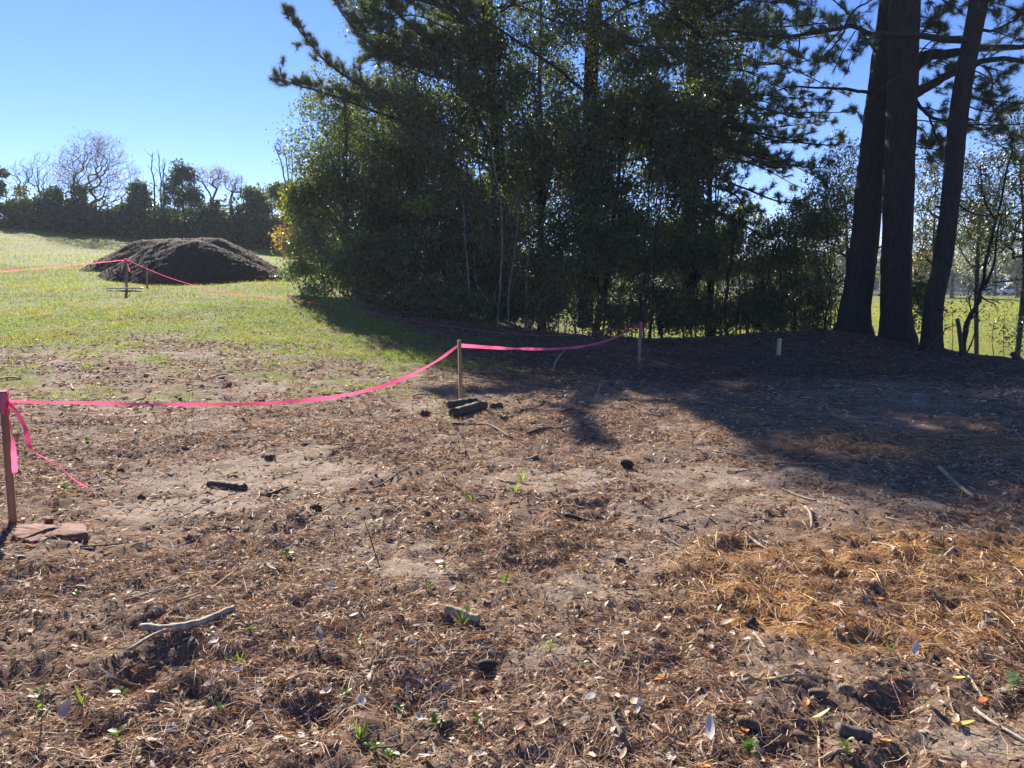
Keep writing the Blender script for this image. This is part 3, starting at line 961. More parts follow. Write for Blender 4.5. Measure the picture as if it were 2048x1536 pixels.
def clod(px, py, r, label, col=(.09, .065, .05), group='soil clods', pts=None):
    c_ = gp(px, py, r * .35) if pts is None else pts
    n, kk = 7, 9
    s = np.linspace(-1, 1, n)
    C = c_ + np.outer(s, (r * R.uniform(.8, 1.3), R.normal(0, .2) * r, 0))
    rr = r * .8 * np.sqrt(np.clip(1 - s ** 2, .04, 1))
    mb = MB(); mb.tube(C, rr, kk, np.array(col) * R.uniform(.7, 1.3, (n, 1)), bump=R.uniform(.45, 1.35, (n, kk)))
    tag(mb.build('soil_clod', M['dirt']), label, 'clod', group)


clod(540, 917, .045, 'dark upright clod at the top of the pale bare patch')
clod(283, 990, .04, 'dark clod left of the rotten log')
clod(240, 936, .035, 'dark clod with a pale top above the rotten log')
clod(632, 1027, .04, 'brown clod at the end of the rut')
clod(1240, 1127, .032, 'dark pointed clod on bare ground right of centre')
clod(1503, 1257, .04, 'dark clod with a deep shadow left of the orange straw')
clod(292, 1056, .03, 'dark clod right of the red slab')
clod(850, 830, .06, 'dark clod left of the logs at the tan stake')
clod(860, 1055, .03, 'small dark clod above centre bottom')
clod(820, 1068, .028, 'small dark clod left of another small clod')
for k in range(14):
    d_ = 2.5 + 9 * R.random() ** 1.4; a_ = R.uniform(-.62, .62)
    x, y = d_ * math.sin(a_), d_ * math.cos(a_); r_ = R.uniform(.010, .024) * (1 + .04 * d_)
    clod(0, 0, r_, 'small dark lump of soil ' + zone(x, y), ((.09, .065, .05), (.15, .11, .08))[k % 2], 'small soil lumps', np.array((x, y, hz(x, y) + r_ * .3)))


# fallen leaves, one by one
def fallen(x, y, L_, w, col, label, group, curl=None):
    yw = R.uniform(0, 6.28); cu = R.uniform(.1, .5) if curl is None else curl
    n = 6; s = np.linspace(-.5, .5, n)
    ca, sa = math.cos(yw), math.sin(yw)
    wid = w * np.sqrt(np.clip(1 - (2 * s) ** 2, .02, 1)) * (1 - .25 * s)
    tl = R.normal(0, .25); z0 = hz(x, y) + .006
    v = []
    rolls = R.uniform(.1, .7) * R.choice((-1, 1))
    for k in range(n):
        zc = cu * L_ * (4 * s[k] ** 2) * .35 + abs(tl) * L_ * .5 + tl * L_ * s[k]
        for u in (-1, 0, 1):
            lx, ly = s[k] * L_, u * wid[k] / 2
            v.append((x + lx * ca - ly * sa, y + lx * sa + ly * ca, z0 + zc + abs(u) * wid[k] * cu * .55 + u * wid[k] * .3 * rolls + .004))
    q = []
    for k in range(n - 1):
        for u in (0, 1): q.append((k * 3 + u, k * 3 + u + 1, k * 3 + 4 + u, k * 3 + 3 + u))
    mb = MB(); mb.add(v, None, q, np.array(col) * R.uniform(.85, 1.15, (len(v), 1)))
    tag(mb.build('fallen_leaf', M['litter'], smooth=True), label, 'leaf', group)


KN = ((1020, 1209, .075, .035, (.55, .20, .03), 'bright orange fallen leaf right above the stout piece of bark'),
      (985, 1372, .07, .022, (.5, .14, .05), 'red-orange narrow leaf with a shadow left below the wavy twig'),
      (1250, 1284, .06, .045, (.5, .42, .28), 'round pale tan leaf lying flat right of the wavy twig'),
      (1395, 1250, .07, .05, (.5, .2, .03), 'jagged orange leaf among the debris right of centre'),
      (1245, 1175, .05, .035, (.6, .5, .4), 'pale curled leaf standing on edge right of centre'),
      (665, 1187, .09, .035, (.62, .55, .48), 'white curled leaf left of the orange one'),
      (708, 1238, .075, .03, (.62, .55, .48), 'white folded leaf over a dark hole'),
      (905, 1185, .055, .045, (.5, .45, .36), 'grey-tan leaf standing above the orange one'),
      (300, 1495, .13, .05, (.5, .43, .36), 'large pale curled leaf at the bottom left'),
      (130, 1440, .1, .05, (.5, .36, .27), 'tan folded leaf beside the tall seedling at the bottom left'),
      (420, 1425, .06, .04, (.55, .15, .04), 'small orange leaf beside a green one at the bottom'),
      (420, 1378, .085, .03, (.6, .55, .5), 'white elongated leaf below the bent stick'),
      (305, 1400, .08, .03, (.6, .55, .5), 'white twisted leaf below the dark hollow'),
      (165, 1400, .1, .03, (.6, .54, .48), 'white pointed leaf left of the dark hollow'),
      (1790, 1365, .06, .04, (.42, .13, .05), 'rusty leaf standing in the pit'),
      (1640, 1455, .08, .025, (.55, .5, .18), 'yellow-green leaf among the debris at the bottom right'),
      (1925, 1455, .1, .022, (.62, .5, .12), 'yellow narrow leaf near the long pale stick'),
      (1915, 1370, .06, .035, (.6, .58, .25), 'pale yellow leaf on the end of the split frond'),
      (1965, 1400, .06, .04, (.55, .16, .05), 'orange-red leaf below the split frond'),
      (1770, 1490, .07, .04, (.5, .3, .12), 'tan-orange leaf right of the dark block of wood'),
      (885, 1282, .1, .024, (.6, .42, .25), 'long tan leaf just under the stout piece of bark'),
      (1105, 1345, .045, .035, (.55, .53, .4), 'pale green-white leaf at the end of the wavy twig'),
      (1160, 1370, .06, .035, (.45, .42, .40), 'grey leaf in a pale heap at the bottom'),
      (1180, 1405, .06, .04, (.45, .44, .42), 'grey-green leaf lowest in the pale heap'),
      (1125, 1365, .07, .02, (.6, .35, .08), 'narrow yellow-orange leaf left of the pale heap'))
for px, py, L_, w, col, lab in KN:
    fallen(*gpx(px, py), L_ * .8, w * .8, col, lab, 'fallen leaves')
LT = (((.58, .52, .46), 'pale whitish leaf curled on the cleared ground', 'pale fallen leaves'), ((.40, .29, .2), 'tan dry leaf on the cleared ground', 'tan fallen leaves'),
      ((.24, .13, .08), 'dull brown leaf on the cleared ground', 'brown fallen leaves'), ((.52, .2, .05), 'rusty orange leaf on the cleared ground', 'orange fallen leaves'),
      ((.55, .42, .1), 'yellow leaf on the cleared ground', 'yellow fallen leaves'))
for k in range(250):
    d_ = 2.45 + 8.5 * R.random() ** 1.9; a_ = R.uniform(-.63, .63)
    if d_ > 5.5 and a_ > .2: continue
    x, y = d_ * math.sin(a_), d_ * math.cos(a_)
    c_, lab, gr = LT[R.choice(5, p=(.26, .36, .24, .09, .05))]
    fallen(x, y, R.uniform(.04, .085), R.uniform(.016, .034), c_, lab.replace('on the cleared ground', zone(x, y)), gr)


# seedlings
def seedling(px, py, h, nl, L_, label, col=(.12, .22, .03), upright=.5, grass=False, group='green seedlings'):
    b_ = gp(px, py)
    t = thing('seedling', label, 'seedling', tuple(b_), group)
    st = MB(); lv = MB()
    rng = np.random.default_rng(px * 7 + py)
    for k in range(1 if not grass else 0):
        st.tube(curve((b_ - (0, 0, .01), b_ + (rng.normal(0, .01), rng.normal(0, .01), h)), 5), np.linspace(.0025, .0012, 5), 5, (.14, .16, .06))
    for k in range(nl):
        a_ = rng.uniform(0, 6.28); f = rng.uniform(.3, 1) if not grass else 0
        o = b_ + (0, 0, h * f)
        el = rng.uniform(.1, .8) if not grass else rng.uniform(.8, 1.4)
        d = np.array((math.cos(a_) * math.cos(el), math.sin(a_) * math.cos(el), math.sin(el)))
        l_ = L_ * rng.uniform(.6, 1.2)
        s = unit(np.cross(d, (0, 0, 1.0))); w = l_ * (.3 if not grass else .045)
        up = np.cross(s, d)
        m1_ = o + d * l_ * .35 + up * .0; m2_ = o + d * l_ * .7 - up * l_ * .02; tip = o + d * l_ - (0, 0, l_ * .12)
        v = [o, m1_ - s * w + up * w * .3, m1_, m1_ + s * w + up * w * .3, m2_ - s * w * .8 + up * w * .25, m2_, m2_ + s * w * .8 + up * w * .25, tip]
        c_ = np.array(col) * rng.uniform(.75, 1.3)
        lv.add(v, [(0, 2, 1), (0, 3, 2), (4, 5, 7), (5, 6, 7)], [(1, 2, 5, 4), (2, 3, 6, 5)], c_)
    if not grass: st.build('stem', M['sprout'], t)
    lv.build('leaves', M['sprout'], t)


for px, py, h, nl, L_, lab in ((82, 1465, .17, 11, .05, 'tall bright seedling with paired leaves at the bottom left'), (130, 990, .09, 26, .06, 'bushy green weed below the loose tape end'),
                               (175, 893, .06, 16, .07, 'small green weed left of the bare patch above the loose tape'), (242, 1382, .05, 5, .07, 'broad-leaved seedling under the dark hollow'),
                               (940, 1236, .05, 8, .04, 'bright yellow-green seedling above the stout piece of bark'), (872, 1458, .06, 9, .045, 'bright green seedling at the bottom centre'),
                               (780, 1512, .05, 9, .05, 'green seedling at the bottom edge left of centre'), (745, 1490, .045, 7, .045, 'green seedling left of another at the bottom edge'),
                               (715, 1285, .04, 7, .04, 'bright seedling left of the stout bark'), (1165, 1328, .035, 3, .05, 'single round green leaf right of the wavy twig'),
                               (2025, 1395, .1, 24, .05, 'leafy grey-green weed at the right edge'), (1500, 1505, .06, 12, .05, 'pale green weed at the bottom edge near the cones'),
                               (1690, 1518, .06, 9, .05, 'green weed below the dark block of wood'), (238, 1495, .05, 6, .05, 'round green seedling near the large pale leaf'),
                               (500, 1275, .04, 7, .04, 'lime seedling right of the bent stick'), (35, 1150, .04, 6, .04, 'lime seedling in front of the red slab'),
                               (152, 1196, .04, 6, .04, 'small seedling left of the bent stick'), (955, 1450, .05, 8, .04, 'seedling right of the bright bottom-centre one'),
                               (800, 1405, .05, 10, .04, 'dull green seedling clump under the bark piece'), (690, 1395, .045, 8, .04, 'dull seedling in the pale debris at the bottom'),
                               (440, 1430, .045, 5, .04, 'green leaf sprig beside the small orange leaf'), (860, 1180, .04, 7, .05, 'green sprig in a dark hole above the bark'),
                               (890, 1148, .035, 6, .04, 'small sprig above the sprig in the dark hole'), (755, 1510, .05, 6, .04, 'seedling between two others at the bottom edge'),
                               (575, 1110, .04, 12, .045, 'yellow-green weed left of the thin dead stem'), (420, 1285, .035, 5, .04, 'tiny sprig under the bent stick'),
                               (1880, 1120, .04, 5, .04, 'tiny green sprig in the orange straw'), (640, 925, .04, 8, .05, 'tiny weed right of the bare patch'),
                               (143, 820, .06, 14, .06, 'green weed behind the pink tape near the left')):
    seedling(px, py, h * .9, nl, L_ * .8, lab, ((.11, .17, .03), (.14, .19, .04), (.09, .14, .03))[px % 3] if nl != 24 else (.16, .22, .12))
for px, py, h, nl, L_, lab in ((1045, 965, .05, 9, .13, 'upright green grass tuft at the middle of the clearing'), (1032, 992, .05, 7, .12, 'grass tuft in front of the upright tuft'),
                               (945, 1000, .05, 8, .1, 'leaning grass tuft left of the upright tuft'), (1010, 1175, .05, 9, .08, 'short grass tuft above the orange leaf'),
                               (720, 1480, .05, 12, .08, 'grass tuft in the pale debris at the bottom'), (1100, 1300, .05, 8, .07, 'short grass tuft above the pale heap'),
                               (925, 1262, .03, 6, .1, 'thin grass blades growing in front of the stout bark'), (1780, 1320, .03, 4, .1, 'lone green blade in the straw'),
                               (165, 1425, .04, 8, .09, 'grass tuft beside the tall seedling'), (480, 1330, .04, 9, .08, 'pale grass tuft below the bent stick')):
    seedling(px, py, h, nl, L_, lab, (.17, .22, .05), grass=True, group='grass tufts')

# ------------------------------------------------------------------ thin morning haze
m, nt, out = mat_new('haze')
pv = node(nt, 'ShaderNodeVolumePrincipled')
pv.inputs['Color'].default_value = (.80, .88, 1.0, 1)
pv.inputs['Density'].default_value = .00055
pv.inputs['Anisotropy'].default_value = .1
nt.links.new(pv.outputs[0], out.inputs['Volume'])
mb = MB()
hv = [(sx * 1600, sy * 1600, z_) for z_ in (-12, 24) for sx, sy in ((-1, -1), (1, -1), (1, 1), (-1, 1))]
mb.add(hv, None, [(0, 3, 2, 1), (4, 5, 6, 7), (0, 1, 5, 4), (1, 2, 6, 5), (2, 3, 7, 6), (3, 0, 4, 7)])
tag(mb.build('haze', m), 'thin pale haze in the air over the whole place', 'haze', kind='stuff')

# ------------------------------------------------------------------ trees: generic builders
BK = (.032, .026, .023)
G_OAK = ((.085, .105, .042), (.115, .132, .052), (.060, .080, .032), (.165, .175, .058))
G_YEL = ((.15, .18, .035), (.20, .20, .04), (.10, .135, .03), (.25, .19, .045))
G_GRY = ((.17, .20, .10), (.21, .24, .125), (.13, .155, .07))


def crown_clumps(ells, n, rng, shell=.45):
    """clump centres inside ellipsoids given as (px,py,Y,rx,ry pixels,rY metres)"""
    vol = np.array([e[3] * e[4] for e in ells], float); vol /= vol.sum()
    out_ = []
    for k in range(n):
        e = ells[rng.choice(len(ells), p=vol)]
        u = ball(1, rng, shell)[0]
        out_.append(at(e[0] + u[0] * e[3], e[1] - u[2] * e[4], e[2] + u[1] * e[5]))
    return np.array(out_)


def broadleaf(name, label, cat, base, topP, r0, clumps, nl, L_, pal, rng, group=None, cr=.5, asp=.52, limbs=14, k=8, wob=.09, up=.45, bark=BK, pw=None, mid=None):
    base = np.asarray(base, float)
    t = thing(name, label, cat, tuple(base), group)
    pts = [base - (0, 0, .15), base * .6 + topP * .4 + rng.normal(0, .12, 3) if mid is None else mid, topP]
    C = curve(pts, 20, wob * .5, rng)
    tr = MB()
    rad_ = r0 * np.linspace(1, .22, 20); rad_[0] *= 1.35; rad_[1] *= 1.1
    tr.tube(C, rad_, k, np.array(bark) * rng.uniform(.8, 1.2, (20, 1)), bump=1 + .15 * (rng.random((20, k)) - .5))
    lb = MB()
    idx = rng.choice(len(clumps), min(limbs, len(clumps)), replace=False)
    for i_ in idx:
        e = clumps[i_]
        f = np.clip((e[2] - base[2]) / max(topP[2] - base[2], .1) * rng.uniform(.45, .85), .12, .95)
        s_ = C[int(f * 19)]
        rr = max(r0 * (1 - f) * .5, .012)
        m_ = s_ * .5 + e * .5 + (0, 0, -.15 * np.linalg.norm(e - s_) * rng.uniform(.0, 1)) + rng.normal(0, .08, 3)
        lb.tube(curve((s_, m_, e), 9, .03, rng), np.linspace(rr, .008, 9), 5, np.array(bark) * rng.uniform(.8, 1.2), cap=False)
    tr.build('trunk', M['bark'], t)
    if lb.n: lb.build('limbs', M['bark'], t)
    per = rng.multinomial(nl, rng.dirichlet(np.full(len(clumps), 6.0)))
    pos = np.repeat(clumps, per, 0)
    rr = np.repeat(cr * rng.uniform(.6, 1.3, len(clumps)), per)
    pos = pos + ball(len(pos), rng, .5) * rr[:, None] * np.array((1, 1, .75))
    lv = MB()
    # each clump leans to one tint
    tint = np.repeat(rng.uniform(.75, 1.3, len(clumps)), per)
    leaves(lv, pos, np.full(len(pos), L_), asp, pal, rng, up=up, pw=pw)
    lv.c[-1] = lv.c[-1] * np.repeat(tint, 4)[:, None].astype(np.float32)
    lv.build('crown', M['leaf'], t)
    return t


def gb(px, py, Y=None):
    if Y is None:
        x, y = gpx(px, py)
    else:
        p_ = at(px, py, Y); x, y = p_[0], Y
    return np.array((x, y, float(Hb(x, y))))


# ------------------------------------------------------------------ the grove: broad-leaved evergreens
rng = np.random.default_rng(21)
TREES = [
    # label, base px/py/Y, top px/py/Y, radius, ellipsoids, clumps, leaves, palette
    ('broad evergreen tree at the left end of the grove with a sunlit left edge', (690, 598, 24.5), (690, 170, 25), .14,
     ((640, 290, 25, 70, 110, 1.6), (720, 360, 24.6, 110, 140, 1.8), (680, 200, 25, 80, 70, 1.4)), 85, 12500, G_OAK),
    ('dense evergreen tree behind the left end with pine boughs above it', (830, 630, 24.5), (830, 150, 25.5), .15,
     ((820, 260, 25.5, 140, 130, 2.0), (840, -110, 25.5, 110, 75, 1.5), (790, 85, 25.5, 60, 45, 1.2), (770, -75, 25, 70, 60, 1.2), (695, -80, 24.2, 85, 65, 1.3), (740, 20, 25, 42, 34, .9), (870, 380, 24.5, 130, 110, 1.8)), 175, 42000, G_OAK),
    ('tall evergreen tree of the middle grove with a sprig of lime leaves', (985, 645, 23.5), (1000, 60, 25.5), .15,
     ((990, 330, 25, 150, 140, 2.2), (960, 170, 25.5, 120, 120, 1.6), (930, 60, 25, 80, 50, 1.2), (970, -110, 25, 140, 110, 1.8)), 130, 36000, G_OAK),
    ('tall loose-crowned tree with fine limbs against the sky', (1085, 650, 24.5), (1080, -60, 26), .13,
     ((1070, 60, 26, 120, 120, 1.9), (1110, 220, 25.5, 120, 110, 1.8)), 70, 11000, G_OAK),
    ('dark evergreen tree right of the pine trunk with a yellow-green top', (1190, 660, 23.5), (1260, 150, 24), .13,
     ((1220, 280, 24, 120, 130, 1.8), (1290, 220, 23.6, 80, 90, 1.2), (1230, -100, 24.5, 140, 120, 1.8), (1240, 70, 24.3, 110, 100, 1.4), (1180, 420, 24, 110, 80, 1.5)), 115, 31000, G_OAK),
    ('evergreen tree at the right of the grove half hidden by pine boughs', (1420, 668, 23.5), (1420, 60, 25), .14,
     ((1410, 150, 23.8, 110, 150, 1.4), (1440, -110, 25, 140, 120, 1.8), (1420, 40, 24.2, 110, 90, 1.3), (1460, 280, 25, 100, 110, 1.6), (1350, 330, 24, 110, 100, 1.5)), 115, 31000, G_OAK),
    ('dark evergreen tree behind the middle of the grove', (1010, 600, 29), (1020, 200, 29), .15,
     ((1000, 380, 28.5, 260, 120, 1.5), (1200, 330, 28.5, 160, 120, 1.5)), 95, 22000, G_OAK),
    ('dark evergreen tree behind the left part of the grove', (770, 570, 29), (770, 180, 29), .15,
     ((770, 340, 28.5, 150, 190, 1.5),), 80, 20000, G_OAK),
]
for lab, b_, tp, r0, ells, nc, nl, pal in TREES:
    cl = crown_clumps(ells, nc, rng)
    broadleaf('evergreen_tree', lab, 'tree', gb(*b_), at(*tp), r0, cl, int(nl * (1.22 if b_[2] < 28 else .9)), .115 if b_[2] < 28 else .16, pal, rng, 'broad-leaved trees of the grove', cr=.85)

SHR = [
    ('grey-green sunlit bush at the left foot of the grove on the lawn', (650, 585, 23.3), (640, 500, 23.3), ((635, 510, 23.4, 70, 75, 1.2), (690, 540, 23.0, 50, 50, .8), (610, 470, 23.6, 40, 40, .8), (655, 572, 23.1, 62, 24, .7), (600, 545, 23.6, 30, 30, .5)), 55, 7600, G_GRY, .085),
    ('yellow-green bush above the grey-green bush at the grove edge', (665, 580, 24.5), (620, 400, 24.5), ((612, 425, 24.2, 48, 60, .9), (650, 380, 24.5, 50, 50, .8)), 30, 5200, G_YEL, .10),
    ('orange-leaved sprig bush low at the grove edge', (640, 580, 24.0), (585, 478, 24.0), ((583, 480, 24.0, 22, 18, .35),), 8, 600, ((.4, .14, .04), (.34, .17, .05)), .10),
    ('dark bush in shade right of the grey-green bush', (740, 610, 22.5), (740, 500, 22.8), ((740, 510, 23, 75, 80, 1.1), (760, 570, 22.3, 50, 40, .6)), 40, 11000, G_OAK, .09),
    ('dark bush in the shaded understory left of the saplings', (850, 635, 22), (850, 530, 22.5), ((850, 530, 22.8, 90, 80, 1.2), (860, 600, 21.8, 70, 40, .7)), 45, 13000, G_OAK, .09),
    ('dark low bush among the pale saplings', (970, 650, 22), (960, 560, 22.5), ((960, 540, 23, 90, 80, 1.2), (950, 620, 21.5, 60, 35, .6)), 42, 11000, G_OAK, .09),
    ('dark bush behind the stake with the wrapped tape', (1110, 650, 24), (1110, 520, 24), ((1100, 530, 24, 110, 90, 1.2), (1080, 600, 23.5, 60, 40, .6)), 45, 12000, G_OAK, .09),
    ('see-through bush with field light between its stems', (1250, 670, 23), (1250, 520, 23), ((1250, 500, 23, 110, 65, 1.0),), 42, 8500, G_OAK, .085),
    ('dark bush under the pine boughs in the right half of the grove', (1400, 672, 22.5), (1400, 520, 22.5), ((1400, 510, 22.6, 100, 70, 1.1),), 45, 9500, G_OAK, .085),
    ('loose bush left of the big pine trunks against the sky', (1560, 668, 22), (1560, 480, 22), ((1540, 505, 22, 110, 75, 1.0), (1620, 440, 22, 80, 60, .9)), 52, 9000, G_OAK, .08),
    ('thin-leaved shrub close left of the leaning pine trunk', (1650, 665, 21.5), (1650, 450, 21.5), ((1650, 430, 21.8, 70, 100, .9), (1640, 560, 21.5, 60, 60, .7)), 40, 4500, G_OAK, .075),
    ('leafy shrub between the straight pine and the thin leaning pine', (1845, 690, 19.5), (1840, 580, 19.5), ((1838, 600, 19.6, 26, 60, .4),), 14, 1800, G_OAK, .085),
    ('small dark bush in front of the see-through bush', (1330, 676, 22), (1320, 590, 22), ((1310, 585, 22.2, 70, 30, .6), (1360, 640, 21.6, 50, 18, .4)), 26, 3400, G_OAK, .075),
    ('low dark scrub near the pale bare stake', (1530, 672, 21.5), (1520, 600, 21.5), ((1510, 600, 21.8, 90, 30, .6), (1560, 650, 21.2, 70, 12, .4)), 30, 3600, G_OAK, .075),
    ('shaded leafy bush filling in below the left evergreen crowns', (790, 630, 25), (790, 470, 25), ((780, 460, 25, 110, 55, 1.0),), 40, 7500, G_OAK, .10),
    ('shaded leafy bush filling in below the middle evergreen crowns', (950, 645, 24.8), (950, 470, 24.8), ((960, 465, 24.8, 110, 55, 1.0),), 40, 7500, G_OAK, .10),
    ('tall narrow evergreen in front of the middle pine trunk', (1195, 662, 23), (1190, 250, 23), ((1190, 340, 23, 75, 160, .8),), 60, 8500, G_OAK, .10),
    ('tall narrow evergreen in front of the right pine trunk', (1385, 668, 22.8), (1385, 250, 22.8), ((1385, 330, 22.8, 65, 150, .8),), 55, 7500, G_OAK, .10),
    ('tangled low thicket between the wrapped stake and the dark stems', (1330, 674, 22), (1330, 620, 22), ((1335, 622, 22.3, 105, 42, .5),), 40, 3300, G_OAK, .08),
    ('tangled low thicket behind the pale bare stake', (1545, 670, 21.8), (1545, 610, 21.8), ((1545, 615, 22.2, 105, 46, .5),), 40, 3000, G_OAK, .08),
    ('tangled low thicket at the foot of the leaning pine', (1640, 668, 21.3), (1640, 600, 21.3), ((1635, 605, 21.8, 55, 58, .5),), 26, 1500, G_OAK, .08),
    ('low dark scrub at the foot of the middle of the grove', (1060, 655, 22.3), (1060, 600, 22.3), ((1050, 612, 22.4, 130, 42, .6),), 40, 6000, G_OAK, .085),
    ('low dark scrub below the see-through bush', (1215, 668, 22.2), (1215, 620, 22.2), ((1210, 632, 22.3, 75, 34, .5),), 26, 2600, G_OAK, .08),
    ('low dark scrub at the foot of the stout stems', (1455, 668, 22.2), (1455, 620, 22.2), ((1450, 635, 22.3, 80, 28, .5),), 26, 2200, G_OAK, .08),
    ('low dark scrub at the foot of the left part of the grove', (880, 640, 22), (880, 590, 22), ((860, 600, 22.2, 130, 38, .6),), 36, 5000, G_OAK, .085),
    ('dark bush at the back of the grove behind the pale saplings', (1000, 600, 27), (1000, 520, 27), ((1000, 540, 27, 110, 70, 1.0),), 36, 8000, G_OAK, .10),
    ('dark bush at the back of the grove left of the lit gaps', (1150, 600, 27), (1150, 520, 27), ((1150, 555, 27, 80, 60, 1.0),), 34, 7000, G_OAK, .10),
    ('dark bush at the back of the grove above the lit gaps', (1290, 600, 26.5), (1290, 500, 26.5), ((1290, 490, 26.5, 110, 65, 1.0), (1250, 600, 26.5, 30, 50, .6)), 40, 8000, G_OAK, .10),
    ('dark bush behind the stout stems of the lit gaps', (1430, 600, 26), (1430, 480, 26), ((1440, 480, 26, 110, 80, 1.0), (1400, 600, 26, 26, 60, .5), (1470, 600, 26, 26, 60, .5)), 42, 8500, G_OAK, .10),
    ('dark bush behind the loose bush left of the pines', (1590, 600, 25.5), (1590, 520, 25.5), ((1570, 530, 25.5, 90, 50, .9), (1560, 610, 25.5, 20, 40, .5)), 34, 5500, G_OAK, .095),
]
for lab, b_, tp, ells, nc, nl, pal, L_ in SHR:
    cl = crown_clumps(ells, nc, rng, .5)
    broadleaf('understory_bush', lab, 'bush', gb(*b_), at(*tp), .035, cl, int(nl * 1.2), L_ * 1.2, pal, rng, 'bushes of the grove', cr=.55, limbs=18, k=6)

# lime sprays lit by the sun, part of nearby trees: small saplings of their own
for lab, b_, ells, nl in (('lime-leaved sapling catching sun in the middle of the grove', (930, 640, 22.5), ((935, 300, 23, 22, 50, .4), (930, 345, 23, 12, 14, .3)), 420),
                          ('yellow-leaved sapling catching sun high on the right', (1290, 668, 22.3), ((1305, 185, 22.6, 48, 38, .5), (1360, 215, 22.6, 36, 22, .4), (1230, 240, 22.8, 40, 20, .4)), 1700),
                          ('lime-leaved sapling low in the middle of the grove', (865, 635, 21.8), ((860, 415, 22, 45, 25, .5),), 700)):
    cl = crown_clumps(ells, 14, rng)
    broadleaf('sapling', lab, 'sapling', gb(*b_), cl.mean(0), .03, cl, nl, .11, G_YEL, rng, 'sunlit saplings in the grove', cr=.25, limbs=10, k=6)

# thin bare-stemmed saplings
SAP = [((995, 655), (1000, 560), (1002, 430), (985, 300), 21.2, .055, 'pale straight sapling stem, thickest of the pair in the middle'),
       ((1018, 655), (1016, 600), (1030, 500), (1038, 380), 21.2, .042, 'pale curved sapling stem right beside the thickest pale stem'),
       ((938, 650), (936, 560), (930, 480), (925, 400), 21.4, .045, 'dark sapling stem left of the pale pair'),
       ((962, 640), (956, 590), (950, 520), (940, 430), 21.6, .02, 'thin sapling leaning left between the dark and the pale stems'),
       ((1055, 650), (1052, 560), (1060, 490), (1072, 380), 21.8, .03, 'slim sapling right of the pale pair'),
       ((1117, 668), (1112, 600), (1108, 550), (1112, 480), 21.0, .022, 'slim crooked sapling behind the far pink tape'),
       ((1165, 662), (1170, 570), (1185, 500), (1222, 380), 21.0, .022, 'slim sapling leaning right behind the far pink tape'),
       ((1278, 680), (1284, 560), (1295, 450), (1300, 380), 21.0, .035, 'tall twisted sapling just behind the wrapped stake'),
       ((1300, 680), (1308, 580), (1312, 480), (1330, 330), 21.6, .06, 'stout dark sapling right of the twisted one'),
       ((1370, 680), (1362, 620), (1350, 560), (1340, 470), 21.8, .04, 'leaning dark sapling in the lit gap'),
       ((1455, 672), (1450, 600), (1462, 520), (1480, 420), 21.8, .075, 'dark stem at the middle of the lit gaps'),
       ((1545, 672), (1556, 600), (1575, 540), (1600, 450), 21.6, .06, 'dark forked stem right of the pale bare stake'),
       ((1660, 668), (1645, 620), (1640, 580), (1630, 480), 21.3, .04, 'leaning stem close to the foot of the leaning pine')]
k_ = 0
for b0, p1, p2, p3, Y, r_, lab in SAP:
    g0 = gb(*b0, Y)
    t = thing('sapling', lab, 'sapling', tuple(g0), 'bare-stemmed saplings of the understory')
    mb = MB()
    C = curve((g0 - (0, 0, .1), at(*p1, Y), at(*p2, Y + .1), at(*p3, Y + .3)), 22, .02, rng)
    mb.tube(C, np.linspace(r_ * .62, r_ * .35, 22), 7, np.array((.21, .17, .14)) if 'pale' in lab else np.array(BK) * 1.1)
    mb.build('stem', M['bark'], t)
    lv = MB(); br = MB(); pos = []
    for q_ in range(9):
        s_ = C[rng.integers(9, 22)]; e = s_ + rng.normal(0, .45, 3) + (0, 0, .25)
        br.tube(curve((s_, (s_ + e) / 2 + rng.normal(0, .05, 3), e), 5), np.linspace(.010, .004, 5), 4, BK, cap=False)
        pos.append(e + rng.normal(0, .2, (45, 3)))
    br.build('branches', M['bark'], t)
    leaves(lv, np.vstack(pos), np.full(405, .08), .5, G_OAK, rng); lv.build('foliage', M['leaf'], t)
for q_ in range(120):
    px = (rng.uniform(1130, 1690) if q_ < 60 else rng.uniform(1420, 1690)) if q_ < 102 else rng.uniform(760, 1100)
    Y = rng.uniform(21.3, 25); g0 = gb(px, 600, Y)
    t = thing('sapling', 'thin dark stem in the shaded thicket ' + ('left of the pale sapling pair' if px < 960 else 'right of the pale sapling pair' if px < 1130 else 'left of the wrapped stake' if px < 1280 else 'right of the wrapped stake' if px < 1420 else 'left of the pale bare stake' if px < 1550 else 'between the pale bare stake and the leaning pine'), 'sapling', tuple(g0), 'thin stems of the understory thicket')
    lean_ = rng.normal(0, .35); hgt = rng.uniform(1.6, 3.6); r_ = rng.uniform(.010, .024)
    mb = MB()
    C = curve((g0 - (0, 0, .08), g0 + (lean_ * .3, 0, hgt * .4), g0 + (lean_ * 1.3, rng.normal(0, .2), hgt)), 12, .035, rng)
    mb.tube(C, np.linspace(r_, r_ * .4, 12), 5, BK)
    for z_ in range(5):
        s_ = C[rng.integers(3, 11)]; e = s_ + np.array((rng.normal(0, .3), rng.normal(0, .3), rng.uniform(.1, .5)))
        mb.tube(curve((s_, (s_ + e) / 2 + rng.normal(0, .04, 3), e), 5), np.linspace(.006, .003, 5), 4, BK, cap=False)
    mb.build('stem', M['bark'], t)
    lv = MB(); c_ = C[rng.integers(4, 12, 90)] + rng.normal(0, .22, (90, 3))
    leaves(lv, c_, np.full(90, .07), .5, G_OAK, rng); lv.build('foliage', M['leaf'], t)

# fallen arching branch and brush at the shaded edge
stick(None, .018, 'thin arching fallen branch at the shaded grove edge', name='fallen_branch', cat='branch', col=(.11, .09, .075), abs_=[gb(1065, 625, 21) + (0, 0, .1), at(1085, 600, 21), at(1120, 592, 21), at(1165, 597, 21)], n=20)


